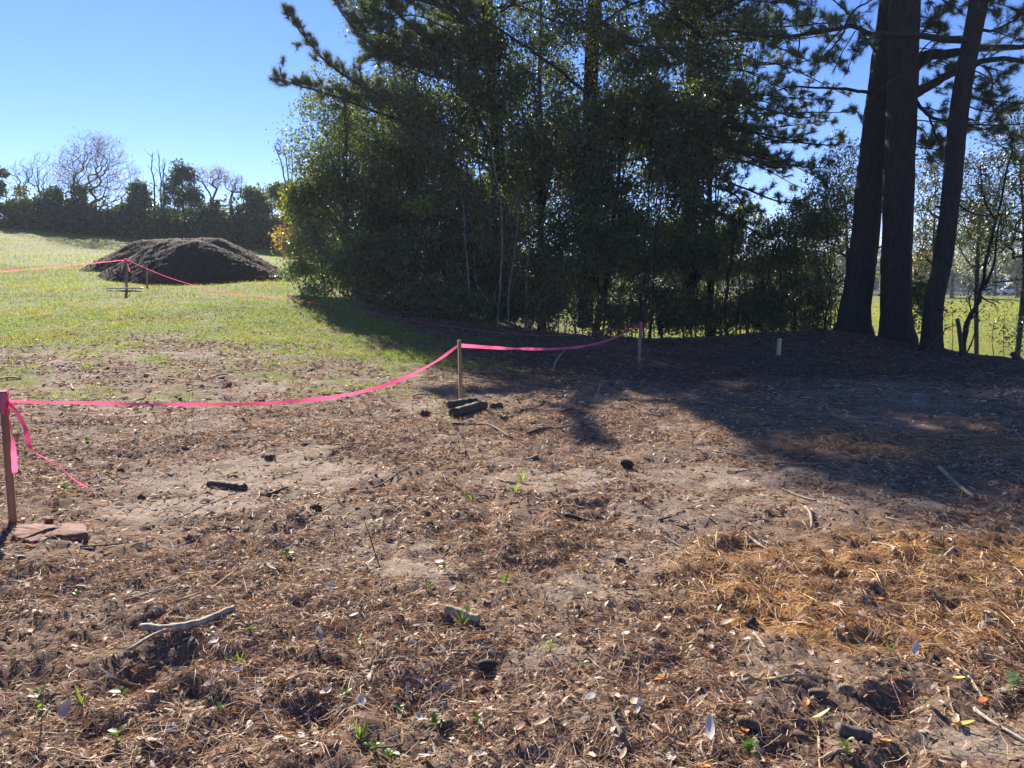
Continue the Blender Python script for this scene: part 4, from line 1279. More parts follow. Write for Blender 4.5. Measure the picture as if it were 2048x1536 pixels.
# ------------------------------------------------------------------ pines
def pine(name, label, base, path, r, limbs, rng, group, nn=34, detail=1.0, bark=BK, sides=48, plates=True, w=.007, dense=1.0, rtop=None, flare=1.38, cat='pine tree', nt=4, fs=1.0, L=.17, npal=None):
    """trunk path plus limbs: each limb is (points, radius, spray reach, spacing, start)"""
    t = thing(name, label, cat, tuple(base), group)
    m_ = 160 if plates else 30
    C = curve(path, m_)
    s = np.linspace(0, 1, m_)
    rt = r * .6 if rtop is None else rtop
    rad_ = r + (rt - r) * s
    hh = C[:, 2] - base[2]
    rad_ = rad_ * (1 + (flare - 1) * np.exp(-np.maximum(hh, 0) / .35))
    if plates:
        j = np.arange(sides)[None, :] * np.ones((m_, 1)); z_ = hh[:, None] * np.ones((1, sides))
        pl = vn(j * .5 + 0 * z_, z_ * 1.6 + 50, int(r * 1000), per=sides // 2)
        cr_ = np.abs(vn(j * .75, z_ * 2.2 + 90, int(r * 1000) + 1, per=int(sides * .75)) - .5)
        bump = 1 + .10 * (pl - .5) + .34 * np.clip(cr_, 0, .2) - .05
        col = None
    else:
        bump = None
    mb = MB()
    mb.tube(C, rad_, sides, np.array(bark), bump=bump)
    mb.build('trunk', M['bark'], t)
    if plates:
        for z_ in (1.1, 2.3, 3.0, 4.1, 5.2):
            k_i = int(np.argmin(np.abs(hh - z_ - rng.uniform(-.3, .3)))); a_ = rng.uniform(2.6, 6.8)
            d = np.array((math.cos(a_), math.sin(a_), .25)); sb = MB()
            sb.tube(np.array((C[k_i] + d * rad_[k_i] * .8, C[k_i] + d * (rad_[k_i] + rng.uniform(.05, .2)))), np.array((.03, .018)), 6, bark)
            sb.build('branch_stub', M['bark'], t)
    nd = MB()
    for pts, lr, reach, every, start in limbs:
        lm = MB()
        L_ = curve(pts, 26, lr * .35, rng)
        lm.tube(L_, np.linspace(lr, max(lr * .25, .008), 26), 9 if lr > .04 else 6, np.array(bark) * rng.uniform(.8, 1.1), bump=1 + .14 * (rng.random((26, 9 if lr > .04 else 6)) - .5))
        hi_ = every == .42
        if reach > 0: pine_sprays(lm, nd, L_, rng, lr, every=every / (1 if hi_ else dense), reach=reach, start=start * fs, nn=15 if hi_ else nn, w=w * 2 if hi_ else w, nt=nt, L=L, npal=npal)
        lm.build('limb', M['bark'], t)
    if nd.n: nd.build('needles', M['needle'], t)
    return t


rng = np.random.default_rng(33)
T1 = [at(*q_) for q_ in ((1703, 690, 20), (1712, 610, 20), (1726, 506, 20.05), (1742, 350, 20.1), (1751, 250, 20.1), (1768, 117, 20.2), (1788, -40, 20.3), (1820, -300, 20.4))]
T2 = [at(*q_) for q_ in ((1793, 705, 19), (1792, 600, 19), (1793, 506, 19), (1798, 350, 19), (1804, 205, 19), (1808, 60, 19), (1812, -60, 19), (1818, -320, 19))]
T3 = [at(*q_) for q_ in ((1861, 730, 17.5), (1868, 610, 17.5), (1888, 506, 17.5), (1906, 350, 17.5), (1914, 260, 17.5), (1930, 146, 17.5), (1958, 0, 17.5), (1990, -200, 17.5))]


def hi_limbs(P, Y, rng, n, z0, z1, reach=2.6):
    """boughs above the frame, spreading all round the trunk"""
    out_ = []
    for k in range(n):
        f = rng.uniform(0, 1); b_ = P + np.array((0, 0, z0 + (z1 - z0) * f))
        a_ = rng.uniform(0, 6.28); l_ = reach * (1.15 - .7 * f) * rng.uniform(.7, 1.1)
        e = b_ + np.array((math.cos(a_) * l_, math.sin(a_) * l_, .35 * l_))
        out_.append(((b_, (b_ + e) / 2 + (0, 0, -.1), e), .05, .8, .42, .35))
    return out_


def pl(*q_):
    return [at(*p_) for p_ in q_]


l1 = [(pl((1747, 187, 20), (1697, 179, 19.8), (1638, 176, 19.6), (1588, 173, 19.4), (1540, 185, 19.3)), .045, .55, .30, .62),
      (pl((1765, 120, 20.2), (1720, 60, 20), (1690, 20, 20), (1650, -10, 19.8)), .04, .6, .25, .4),
      (pl((1745, 300, 20), (1715, 225, 19.8), (1700, 215, 19.6)), .015, .25, .3, .5)]
l1 += hi_limbs(np.array((T1[-1][0] - .3, T1[-1][1], 0)), 20, rng, 16, 10.5, 16)
pine('pine_tree', 'leaning big pine trunk, left of the three together on the bank', gb(1703, 675, 20), T1, .37, l1, rng, 'three pines on the bank', rtop=.25)
l2 = [(pl((1812, 150, 19), (1850, 118, 19), (1887, 108, 19), (1946, 97, 19.2), (2048, 88, 19.5), (2140, 60, 19.7)), .155, .9, .3, .5),
      (pl((1812, 200, 19), (1850, 175, 18.9), (1885, 155, 18.8), (1930, 138, 18.7), (1985, 119, 18.6), (2060, 124, 18.5), (2130, 120, 18.4)), .125, .8, .3, .55),
      (pl((1815, 190, 19), (1835, 205, 18.9), (1858, 231, 18.8), (1902, 243, 18.8), (1960, 250, 18.7), (2060, 250, 18.6)), .055, .6, .26, .45),
      (pl((1858, 231, 18.8), (1870, 265, 18.8), (1885, 300, 18.7)), .025, .35, .2, .3),
      (pl((1968, 130, 18.6), (1985, 160, 18.5), (1984, 205, 18.5), (2000, 235, 18.5), (2025, 275, 18.4), (2030, 330, 18.4)), .03, .45, .22, .3),
      (pl((1810, 20, 19), (1850, -20, 19), (1900, 10, 19), (1930, 30, 19)), .04, .6, .22, .3),
      (pl((1815, 90, 19), (1850, 60, 19), (1880, 30, 19), (1905, 12, 19)), .035, .6, .2, .2)]
for k in range(14):
    ex, ey = rng.uniform(1845, 1945), rng.uniform(-15, 330)
    l2.append((pl((1822, ey - 12, 19), ((1822 + ex) / 2, ey - 6, 19), (ex, ey + rng.uniform(-10, 40), 19 + rng.uniform(-.5, .5))), .016, .42, .2, .25))
l2 += hi_limbs(np.array((T2[-1][0], T2[-1][1], 0)), 19, rng, 16, 10, 16)
pine('pine_tree', 'straight big pine trunk with thick limbs reaching right, middle of the three', gb(1793, 690, 19), T2, .335, l2, rng, 'three pines on the bank', rtop=.33, nt=6, dense=1.3, fs=.8)
l3 = [(pl((1938, 80, 17.5), (1890, 80, 17.2), (1829, 70, 17.1), (1770, 69, 17), (1741, 67, 17), (1715, 55, 17), (1690, 54, 17), (1640, 63, 17), (1594, 70, 17), (1521, 70, 17), (1463, 61, 17), (1425, 70, 17)), .075, .62, .24, .42),
      (pl((1690, 54, 17), (1705, 25, 17), (1740, 0, 17), (1770, -25, 17)), .03, .5, .2, .3),
      (pl((1690, 60, 17), (1670, 90, 17), (1645, 115, 16.9), (1635, 133, 16.9)), .025, .42, .2, .3),
      (pl((1600, 70, 17), (1596, 110, 16.9), (1588, 140, 16.9), (1550, 155, 16.8)), .018, .4, .2, .35),
      (pl((1745, 185, 16.9), (1800, 150, 17.1), (1840, 105, 17.3), (1870, 80, 17.4), (1925, 70, 17.5)), .03, 0, .3, .3),
      (pl((1960, 15, 17.5), (1995, -5, 17.5), (2040, -10, 17.4), (2100, 0, 17.4)), .05, .6, .24, .3),
      (pl((1945, 60, 17.5), (1990, 60, 17.4), (2030, 40, 17.3), (2060, 20, 17.3)), .035, .6, .2, .3),
      (pl((1900, 400, 17.5), (1960, 430, 17.3), (2060, 425, 17.2)), .022, 0, .3, .3)]
for k in range(13):
    ex, ey = rng.uniform(1960, 2075), rng.uniform(-15, 300)
    f_ = np.interp(ey, (0, 300), (1955, 1910))
    l3.append((pl((f_, ey - 25, 17.5), ((f_ + ex) / 2, ey - 12, 17.3), (ex, ey + rng.uniform(-10, 35), 17.2 + rng.uniform(-.5, .5))), .016, .42, .2, .25))
for k in range(7):
    ex, ey = rng.uniform(1590, 1730), rng.uniform(-15, 150)
    l3.append((pl((ex + 45, 62, 17), (ex + 20, (62 + ey) / 2, 17), (ex, ey, 16.9)), .014, .42, .2, .25))
l3 += hi_limbs(np.array((T3[-1][0], T3[-1][1], 0)), 17, rng, 12, 8.5, 13, 2.0)
pine('pine_tree', 'thin dark pine trunk leaning right, the right one of the three', gb(1861, 706, 17.5), T3, .2, l3, rng, 'three pines on the bank', rtop=.18, nt=5, dense=1.2)

# pines inside the grove
PA = [at(*q_) for q_ in ((1170, 655, 25), (1178, 400, 25), (1182, 150, 25), (1190, 0, 25), (1195, -350, 25))]
lA = [(pl((1180, 190, 25), (1090, 120, 24.5), (1000, 60, 24.3), (930, 20, 24)), .06, .8, .28, .3), (pl((1185, 60, 25), (1260, 10, 24.5), (1330, -10, 24)), .05, .8, .26, .3),
      (pl((1183, 120, 25), (1240, 90, 24.3), (1290, 95, 23.8)), .035, .7, .24, .3)]
lA += hi_limbs(np.array((PA[-1][0], 25, 0)), 25, rng, 22, 8.5, 15, 3.6)
pine('pine_tree', 'dark pine trunk rising through the middle of the grove', gb(1170, 640, 25), PA, .25, lA, rng, 'pines of the grove', sides=18, plates=False, w=.009, rtop=.2)

PB = [at(*q_) for q_ in ((1010, 640, 26), (1005, 400, 26), (990, 230, 26), (975, 60, 26), (960, -300, 26))]
lB = [(pl((1000, 250, 26), (960, 180, 25.6), (935, 60, 25.2), (900, 20, 25), (850, 5, 24.8), (760, -20, 24.5)), .085, .9, .26, .35),
      (pl((1000, 330, 26), (900, 130, 25.3), (830, 60, 25), (770, 0, 24.8), (700, -60, 24.6)), .07, .9, .26, .35),
      (pl((990, 300, 26), (860, 240, 25.2), (760, 190, 24.6), (690, 150, 24.3), (640, 110, 24.1), (600, 60, 24), (575, 22, 24)), .06, .85, .2, .38),
      (pl((995, 330, 26), (850, 260, 25), (740, 220, 24.4), (660, 190, 24.1), (610, 175, 24), (570, 160, 24), (560, 132, 24)), .05, .8, .2, .42),
      (pl((960, 200, 26), (850, 130, 25.3), (760, 100, 24.8), (710, 60, 24.6), (680, 20, 24.5), (662, -10, 24.5)), .05, .85, .22, .35),
      (pl((930, 110, 25.3), (850, 115, 25), (790, 120, 24.8), (720, 120, 24.6)), .03, .7, .2, .3),
      (pl((900, 60, 25.2), (830, 30, 25), (770, 40, 24.8), (730, 20, 24.7)), .03, .7, .2, .3)]
for e in ((760, -60, 24.4), (700, 40, 24.3), (820, 60, 24.6), (880, -40, 24.6), (650, -70, 24.2), (735, 100, 24.4)):
    lB.append((pl((985, 120 + e[1] * .5, 26), ((985 + e[0]) / 2, e[1] + 50, 25.2), (e[0] + 30, e[1] + 12, e[2] + .1), e), .04, .85, .24, .3))
lB += hi_limbs(np.array((PB[-1][0], 26, 0)), 26, rng, 22, 9.5, 15, 4.0)
pine('pine_tree', 'pine with long boughs reaching left against the sky', gb(1010, 620, 26), PB, .22, lB, rng, 'pines of the grove', sides=16, plates=False, w=.011, nn=36, dense=1.7, nt=6, fs=.7, L=.24, npal=((.10, .13, .07), (.13, .155, .085), (.155, .175, .10)), rtop=.18)

PC = [at(*q_) for q_ in ((1375, 640, 25), (1380, 400, 25), (1385, 150, 25), (1390, -50, 25), (1392, -350, 25))]
lC = []
for k in range(52):
    py0 = rng.uniform(-40, 330); sd = rng.choice((-1, 1, 1))
    reach_ = rng.uniform(110, 330) * (1 if sd > 0 else .55)
    Ye = 23 + rng.uniform(-2.0, 1.5)
    lC.append((pl((1385, py0, 25), (1385 + sd * reach_ * .5, py0 - 10 + rng.uniform(-10, 25), (25 + Ye) / 2), (1385 + sd * reach_, py0 + rng.uniform(-20, 60), Ye)), .035, .75, .2, .3))
for e in ((1690, 285, 22), (1660, 330, 22), (1640, 230, 22.3), (1610, 400, 22), (1560, 470, 21.8), (1580, 330, 22), (1600, 280, 22), (1520, 420, 22), (1480, 470, 22)):
    lC.append((pl((1388, e[1] - 60, 25), (1470, e[1] - 30, 22.5), (1388 + (e[0] - 1388) * .8, e[1] + 4, e[2]), e), .04, .62, .15, .3))
lC += hi_limbs(np.array((PC[-1][0], 23, 0)), 23, rng, 20, 8.0, 14, 3.4)
pine('pine_tree', 'dense dark pine filling the right half of the grove', gb(1375, 640, 25), PC, .24, lC, rng, 'pines of the grove', sides=16, plates=False, w=.013, nn=26, rtop=.18)


# ------------------------------------------------------------------ right edge: small tree, broken trunk, stump, leaning stick
def twig_tree(name, label, cat, base, stems, r0, rng, nl, L_, pal, group=None, leafr=.35, bark=BK, depth=3):
    t = thing(name, label, cat, tuple(base), group)
    wd = MB(); tips = []

    def side(p, d, l_, r_, dep):
        e = p + d * l_
        C = curve((p, p + d * l_ * .5 + rng.normal(0, l_ * .07, 3), e), 7)
        wd.tube(C, np.linspace(r_, r_ * .45, 7), 5 if r_ > .01 else 3, bark, cap=False)
        tips.append(e)
        if dep:
            for k in range(rng.integers(2, 4)):
                f = rng.integers(2, 7)
                side(C[f], unit(d + rng.normal(0, .55, 3) + (0, 0, .12)), l_ * rng.uniform(.45, .75), r_ * .5, dep - 1)

    mains = []
    for pts, r_ in stems:
        C = curve(pts, 22, r_ * .3, rng)
        st = MB(); st.tube(C, np.linspace(r_, r_ * .35, 22), 9, bark, bump=1 + .15 * (rng.random((22, 9)) - .5)); st.build('stem', M['bark'], t)
        seg = np.linalg.norm(C[-1] - C[0])
        for k in range(int(4 + seg * 2.2)):
            f = rng.integers(8, 22)
            side(C[f], unit(rng.normal(0, .8, 3) + (0, 0, .4)), seg * rng.uniform(.12, .28), r_ * .28, depth - 1)
        tips.append(C[-1])
    wd.build('branches', M['bark'], t)
    tips = np.array(tips)
    if nl:
        lv = MB()
        c_ = tips[rng.integers(0, len(tips), nl)] + rng.normal(0, leafr * .5, (nl, 3))
        leaves(lv, c_, np.full(nl, L_), .5, pal, rng); lv.build('foliage', M['leaf'], t)
    return t


rng = np.random.default_rng(44)
b_ = gb(1925, 712, 17.4)
twig_tree('small_tree', 'crooked small tree growing from behind the broken trunk at the right', 'tree', b_,
          ((pl((1924, 715, 17.4), (1930, 670, 17.4), (1943, 630, 17.45), (1958, 602, 17.5), (1963, 575, 17.5)), .075),
           (pl((1963, 580, 17.5), (1970, 540, 17.5), (1980, 490, 17.5), (1992, 440, 17.5), (2010, 360, 17.5), (2025, 300, 17.5)), .045),
           (pl((1963, 580, 17.5), (1980, 550, 17.4), (1990, 510, 17.4), (1995, 470, 17.3), (2000, 440, 17.2)), .035),
           (pl((1992, 440, 17.5), (1978, 420, 17.4), (1965, 380, 17.3), (1960, 330, 17.3)), .028),
           (pl((1985, 565, 17.5), (2020, 562, 17.4), (2070, 555, 17.3)), .02)), .08, rng, 2600, .06, G_OAK, leafr=.5)
stick(None, .05, 'broken-off dark trunk standing like a post before the small tree', name='broken_trunk', cat='stump', col=DK, k=10, n=10, taper=.95, abs_=[gb(1924, 712, 17.35) - (0, 0, .1), at(1921, 680, 17.3), at(1914, 638, 17.3)])
stick(None, .016, 'thin stick propped from the ground onto the broken trunk', name='leaning_stick', cat='stick', col=DK, abs_=[at(1842, 712, 17.0), at(1862, 690, 17.0), at(1882, 668, 17.1), at(1897, 655, 17.15), at(1912, 650, 17.22)], n=18)
stick(None, .075, 'short dark leaning stump at the right edge', name='stump', cat='stump', col=DK, k=10, n=8, taper=.85, abs_=[gb(2042, 728, 16.4) - (0, 0, .05), at(2036, 718, 16.4), at(2026, 706, 16.4)])
stick(None, .02, 'thin leaning stem right of the small tree', name='leaning_sapling', cat='sapling', col=DK, abs_=[gb(1932, 712, 17.6), at(1945, 680, 17.6), at(1958, 640, 17.6)], n=14)
for q_, (px, py, Y, nl, lab) in enumerate(((1905, 620, 17.8, 30, 'few-leaved low sprig right of the thin pine'), (1990, 640, 18.5, 60, 'low scrubby plant on the bank right of the small tree'),
                                           (2035, 660, 17.2, 110, 'leafy low plant at the right edge of the bank'), (2010, 620, 19.0, 50, 'thin weed against the bright field'))):
    g0 = gb(px, 700, Y)
    tp = at(px, py, Y)
    twig_tree('weed_plant', lab, 'weed', g0, (((g0 - (0, 0, .05), (g0 + tp) / 2 + rng.normal(0, .05, 3), tp),) and ((g0 - (0, 0, .05), (g0 + tp) / 2 + rng.normal(0, .05, 3), tp), .010),), .01, rng, nl * 2, .065, G_OAK, 'weeds on the bank', leafr=.3, depth=2)
def filled_tree(name, label, cat, base, stems, ells, n, rng, rtip, nl=0, L_=.1, pal=(), group=None, leafr=.2, mat='leaf', twigs=3, twl=.3, bark=(.06, .05, .044), pexp=.46, down=.0):
    """limbs that branch to fill a crown: every crown point joins the nearest limb point nearer the trunk"""
    base = np.asarray(base, float)
    t = thing(name, label, cat, tuple(base), group)
    nodes = []; par = []
    for P in stems:
        C = curve(P, 14)
        for k, p_ in enumerate(C):
            if k == 0:
                if not nodes: par.append(-1)
                else: par.append(int(np.argmin(((np.array(nodes) - p_) ** 2).sum(1))))
            else: par.append(len(nodes) - 1)
            nodes.append(p_)
    ns = len(nodes)
    pts = crown_clumps(ells, n, rng, .42)
    root = np.array(nodes[ns // 2 if len(stems) == 1 else 8])
    pts = pts[np.argsort(((pts - root) ** 2).sum(1))]
    N = np.zeros((ns + n, 3)); N[:ns] = nodes; m = ns
    RD = np.zeros(ns + n); RD[:ns] = np.linalg.norm(N[:ns] - root, axis=1) * .6
    for p_ in pts:
        v_ = p_ - N[4:m]
        d = np.linalg.norm(v_, axis=1)
        cost = d + .35 * np.maximum(0, -v_[:, 2]) + .25 * RD[4:m] * 0 + d * .15
        j = int(np.argmin(cost)) + 4
        N[m] = p_; par.append(j); RD[m] = RD[j] + d[j - 4]; m += 1
    cnt = np.ones(m)
    for k in range(m - 1, 0, -1):
        if par[k] >= 0: cnt[par[k]] += cnt[k]
    rad_ = rtip * cnt ** pexp
    # ease the zigzags
    par_a = np.array(par)
    for it in range(4):
        Q = N.copy(); cs = np.zeros((m, 3)); cn = np.zeros(m)
        for k in range(ns, m):
            cs[par_a[k]] += N[k]; cn[par_a[k]] += 1
        ok = np.where((cn > 0) & (np.arange(m) >= ns))[0]
        Q[ok] = .6 * N[ok] + .2 * N[par_a[ok]] + .2 * cs[ok] / cn[ok][:, None]
        N = Q
    tk = MB(); off = 0
    for P in stems:
        idx = np.arange(off, off + 14); off += 14
        tk.tube(N[idx], rad_[idx] * np.where(np.arange(14) == 0, 1.2, 1), 8, bark)
    tk.build('trunk', M['bark'], t)
    wd = MB()
    for k in range(ns, m):
        a_, b2 = N[par_a[k]], N[k]
        md = (a_ + b2) / 2 + rng.normal(0, .05, 3) * np.linalg.norm(b2 - a_)
        r_ = rad_[k]
        wd.tube(np.array((a_, md, b2)), np.array((min(rad_[par_a[k]], r_ * 1.25), r_ * 1.05, r_)), 5 if r_ > rtip * 3 else 3, bark, cap=False)
    tips = []
    for k in range(ns, m):
        if cnt[k] > 5: continue
        o = unit(N[k] - N[par_a[k]])
        for q_ in range(twigs):
            d = unit(o + rng.normal(0, .6, 3) + (0, 0, .12 - down))
            e = N[k] + d * twl * rng.uniform(.5, 1.2)
            wd.tube(np.array((N[k], e)), np.array((rtip * .8, rtip * .5)), 3, bark, cap=False)
            tips.append(e)
    wd.build('branches', M['bark'], t)
    if nl:
        tips = np.array(tips); lv = MB()
        c_ = tips[rng.integers(0, len(tips), nl)] + rng.normal(0, leafr, (nl, 3))
        leaves(lv, c_, np.full(nl, L_), .5, pal, rng); lv.build('foliage', M[mat], t)
    return t


# screen of thin-leaved trees just beyond the bank on the right
DRK = ((.034, .042, .017), (.05, .058, .02), (.042, .046, .018))
for px, tpy, Y, n_, nl, ells, lab in ((2040, 330, 20.5, 420, 5200, ((2050, 300, 20.5, 75, 110, 1.0), (2020, 440, 20.5, 90, 90, 1.0)), 'fine-leaved tree at the right edge beyond the bank'),
                                      (1868, 420, 23, 300, 3600, ((1865, 400, 23, 48, 130, .9), (1850, 500, 23, 36, 50, .7)), 'fine-leaved tree seen between the straight and the thin pine'),
                                      (1690, 400, 22.5, 280, 3000, ((1685, 390, 22.5, 55, 120, .9), (1660, 470, 22.5, 50, 60, .8)), 'fine-leaved tree behind the leaning pine'),
                                      (1960, 420, 22, 300, 3600, ((1960, 430, 22, 60, 120, .9),), 'fine-leaved tree behind the small crooked tree')):
    g0 = gb(px, 640, Y)
    filled_tree('slender_tree', lab, 'tree', g0, ((g0 - (0, 0, .1), g0 * .5 + at(px + 6, tpy, Y) * .5 + rng.normal(0, .12, 3), at(px, tpy, Y)),), ells, n_, rng, .0045, nl, .085, DRK, 'slender trees beyond the bank', leafr=.07, twl=.28)

# ------------------------------------------------------------------ far tree line on the hill
rng = np.random.default_rng(55)
FARG = ((.075, .095, .035), (.10, .115, .042), (.06, .075, .03))
HEDGE = [
    ('dark evergreen at the far left end of the tree line', -20, 350, 460, 63, ((-30, 410, 63, 60, 60, 2.0), (-20, 370, 63, 35, 40, 1.4)), 4200, FARG),
    ('yellow-green bush in the far tree line near the left end', 40, 400, 462, 62.5, ((42, 415, 62.5, 26, 32, 1.0), (35, 390, 62.5, 14, 16, .8)), 1500, ((.17, .15, .035), (.13, .14, .035))),
    ('dark round bush left of the big bare tree in the tree line', 95, 370, 466, 63, ((95, 420, 63, 50, 45, 1.6), (110, 390, 63, 28, 22, 1.0)), 3600, FARG),
    ('dark bush under the big bare tree', 165, 390, 470, 63, ((165, 430, 63, 40, 42, 1.5), (160, 395, 63.5, 22, 22, 1.0)), 3000, FARG),
    ('dark bush right of the big bare trunk', 215, 395, 474, 63, ((215, 435, 63, 44, 42, 1.5),), 3000, FARG),
    ('green bush with yellowish top left of the conical cedar', 275, 370, 480, 63, ((275, 425, 63, 36, 52, 1.4), (280, 390, 63, 20, 18, .9)), 3000, ((.085, .10, .03), (.12, .12, .03), (.05, .065, .025))),
    ('low dark bush behind the dirt pile left part', 320, 420, 484, 64, ((320, 450, 64, 34, 40, 1.4),), 2400, FARG),
    ('brownish bush right of the conical cedar', 425, 405, 492, 63, ((425, 445, 63, 32, 48, 1.4),), 2600, ((.10, .085, .035), (.07, .075, .03))),
    ('grey-green bush under the orange-topped tree', 465, 405, 495, 63, ((468, 448, 63, 34, 48, 1.4),), 2600, ((.075, .085, .035), (.06, .07, .03))),
    ('round green tree in the tree line next to the grove', 520, 380, 500, 62, ((520, 430, 62, 38, 55, 1.6), (515, 390, 62, 24, 18, 1.0)), 3400, ((.075, .09, .03), (.095, .10, .035))),
    ('tall bush where the tree line meets the grove', 575, 360, 502, 60, ((575, 430, 60, 40, 66, 1.6), (565, 375, 60, 24, 24, 1.0)), 3400, ((.08, .09, .035), (.11, .11, .035))),
    ('dark bush at the foot of the leafless trees in the tree line', 68, 410, 464, 65, ((66, 440, 65, 34, 34, 1.4),), 1800, FARG),
    ('dark bush in the gap right of the big bare tree in the tree line', 248, 410, 478, 65, ((246, 440, 65, 34, 36, 1.4),), 1800, FARG),
    ('dark low bush just left of the cedar foot', 338, 430, 484, 64.5, ((340, 450, 64.5, 30, 38, 1.4),), 1800, FARG),
    ('dark low bush just right of the cedar foot', 395, 425, 489, 65, ((394, 455, 65, 32, 38, 1.4),), 1800, FARG),
    ('dark low bush behind the brownish bush', 446, 430, 493, 66, ((446, 460, 66, 30, 36, 1.4),), 1800, FARG),
    ('dark low bush in front of the round green tree', 494, 430, 498, 64, ((494, 462, 64, 30, 36, 1.4),), 1800, FARG),
    ('dark low bush at the corner of the lawn by the grove', 550, 435, 501, 63, ((550, 465, 63, 34, 36, 1.4),), 1800, FARG),
    ('dark bush of the tree line hidden beside the grove', 640, 380, 505, 60, ((640, 440, 60, 60, 60, 1.6),), 2400, FARG),
]
for lab, px, tpy, bpy_, Y, ells, nl, pal in HEDGE:
    g0 = gb(px, bpy_, Y)
    low = (px, bpy_ - 22, Y, ells[0][3] * 1.3, 36, ells[0][5])
    cl = crown_clumps(tuple(ells) + (low,), 55, rng, .5)
    broadleaf('treeline_bush', lab, 'tree', g0, at(px, tpy + 15, Y), .12, cl, int(nl * 2.2), .29, pal, rng, 'far tree line', cr=.8, limbs=8, k=6, asp=.6)

# conical cedar
g0 = gb(362, 486, 62.5)
cl = []
for k in range(150):
    f = rng.random() ** 1.7; py = 480 - f * 150
    half = 60 * (1 - f) ** .75 + 4
    cl.append(at(362 + rng.uniform(-1, 1) * half, py, 62.5 + rng.uniform(-1, 1) * half * .035))
broadleaf('cedar_tree', 'dark conical cedar standing above the far tree line', 'tree', g0, at(362, 330, 62.5), .15, np.array(cl), 12000, .26, ((.035, .055, .024), (.045, .065, .028)), rng, 'far tree line', cr=.7, limbs=10, k=6, asp=.45, up=.2)


SALE = ((.30, .27, .13), (.25, .24, .11), (.34, .27, .14))
ORNG = ((.38, .23, .09), (.30, .20, .09))
FT = 'far tree line'


def fb(px, py, Y):
    return gb(px, py, Y)


filled_tree('bare_tree', 'big spreading half-bare tree on the far tree line', 'tree', gb(168, 470, 65), (pl((168, 470, 65), (169, 430, 65), (171, 400, 65), (172, 370, 65)), pl((169, 418, 65), (195, 400, 65), (225, 388, 65)), pl((170, 402, 65), (152, 385, 65), (140, 365, 65))),
            ((172, 345, 65, 62, 76, 2.2), (228, 365, 65, 56, 52, 1.8), (140, 345, 65, 38, 45, 1.5), (205, 310, 65, 45, 42, 1.6)), 1100, rng, .0075, 5200, .13, SALE, FT, .25, 'dry_leaf', 3, .5)
filled_tree('bare_tree', 'slim leafless tree left of the big half-bare tree', 'tree', gb(50, 464, 66), (pl((50, 464, 66), (50, 410, 66), (46, 375, 66)),),
            ((38, 355, 66, 30, 35, 1.1),), 130, rng, .0085, 120, .1, SALE, FT, .2, 'dry_leaf', 2, .5)
filled_tree('bare_tree', 'leafless tree with a taller top beside the slim leafless tree', 'tree', gb(88, 466, 66), (pl((88, 466, 66), (88, 400, 66), (86, 365, 66)), pl((88, 410, 66), (76, 375, 66), (68, 350, 66))),
            ((82, 350, 66, 30, 50, 1.2), (95, 375, 66, 24, 30, 1.0), (62, 350, 66, 18, 26, .8)), 240, rng, .0085, 240, .1, SALE, FT, .2, 'dry_leaf', 2, .5)
filled_tree('bare_tree', 'orange-topped forked tree right of the cedar', 'tree', gb(425, 492, 64), (pl((424, 492, 64), (423, 402, 64), (412, 376, 64), (402, 362, 64)), pl((423, 404, 64), (432, 382, 64), (440, 366, 64))),
            ((398, 352, 64, 20, 16, .8), (437, 355, 64, 24, 18, .9), (420, 365, 64, 24, 14, .8)), 200, rng, .009, 1700, .10, ORNG, FT, .16, 'dry_leaf', 3, .3)
filled_tree('bare_tree', 'small bare tree right of the orange-topped tree', 'tree', gb(462, 495, 64), (pl((462, 495, 64), (461, 408, 64), (465, 385, 64)),),
            ((468, 372, 64, 24, 22, .9),), 150, rng, .009, 420, .10, ORNG, FT, .18, 'dry_leaf', 3, .35)
SN = [('dead twin-stemmed snag left of the cedar', 312, 484, 63, (((312, 480), (309, 400), (308, 360), (303, 335), (306, 310)), ((320, 480), (322, 400), (321, 350), (317, 308)), ((325, 470), (327, 360), (329, 325)))),
      ('dead forked snag beside the grove edge', 578, 502, 60, (((578, 500), (573, 390), (566, 340), (555, 305), (550, 293)), ((580, 500), (578, 380), (574, 330), (568, 300)), ((582, 500), (583, 370), (584, 300))))]
for lab, px, py, Y, stems in SN:
    t = thing('dead_snag', lab, 'tree', tuple(gb(px, py, Y)), FT)
    for st in stems:
        mb = MB(); C = curve(pl(*[(x_, y_, Y) for x_, y_ in st]), 22, .05, rng)
        mb.tube(C, np.linspace(.075, .03, 22), 6, (.07, .058, .05)); mb.build('stem', M['bark'], t)
        mb = MB()
        for k in range(9):
            q_ = rng.integers(8, 22); d = unit(np.array((rng.normal(0, .6), rng.normal(0, .3), 1.0)))
            e = C[q_] + d * rng.uniform(.25, .9)
            mb.tube(curve((C[q_], (C[q_] + e) / 2 + rng.normal(0, .06, 3), e), 5), np.linspace(.02, .01, 5), 4, (.07, .058, .05), cap=False)
        mb.build('branches', M['bark'], t)

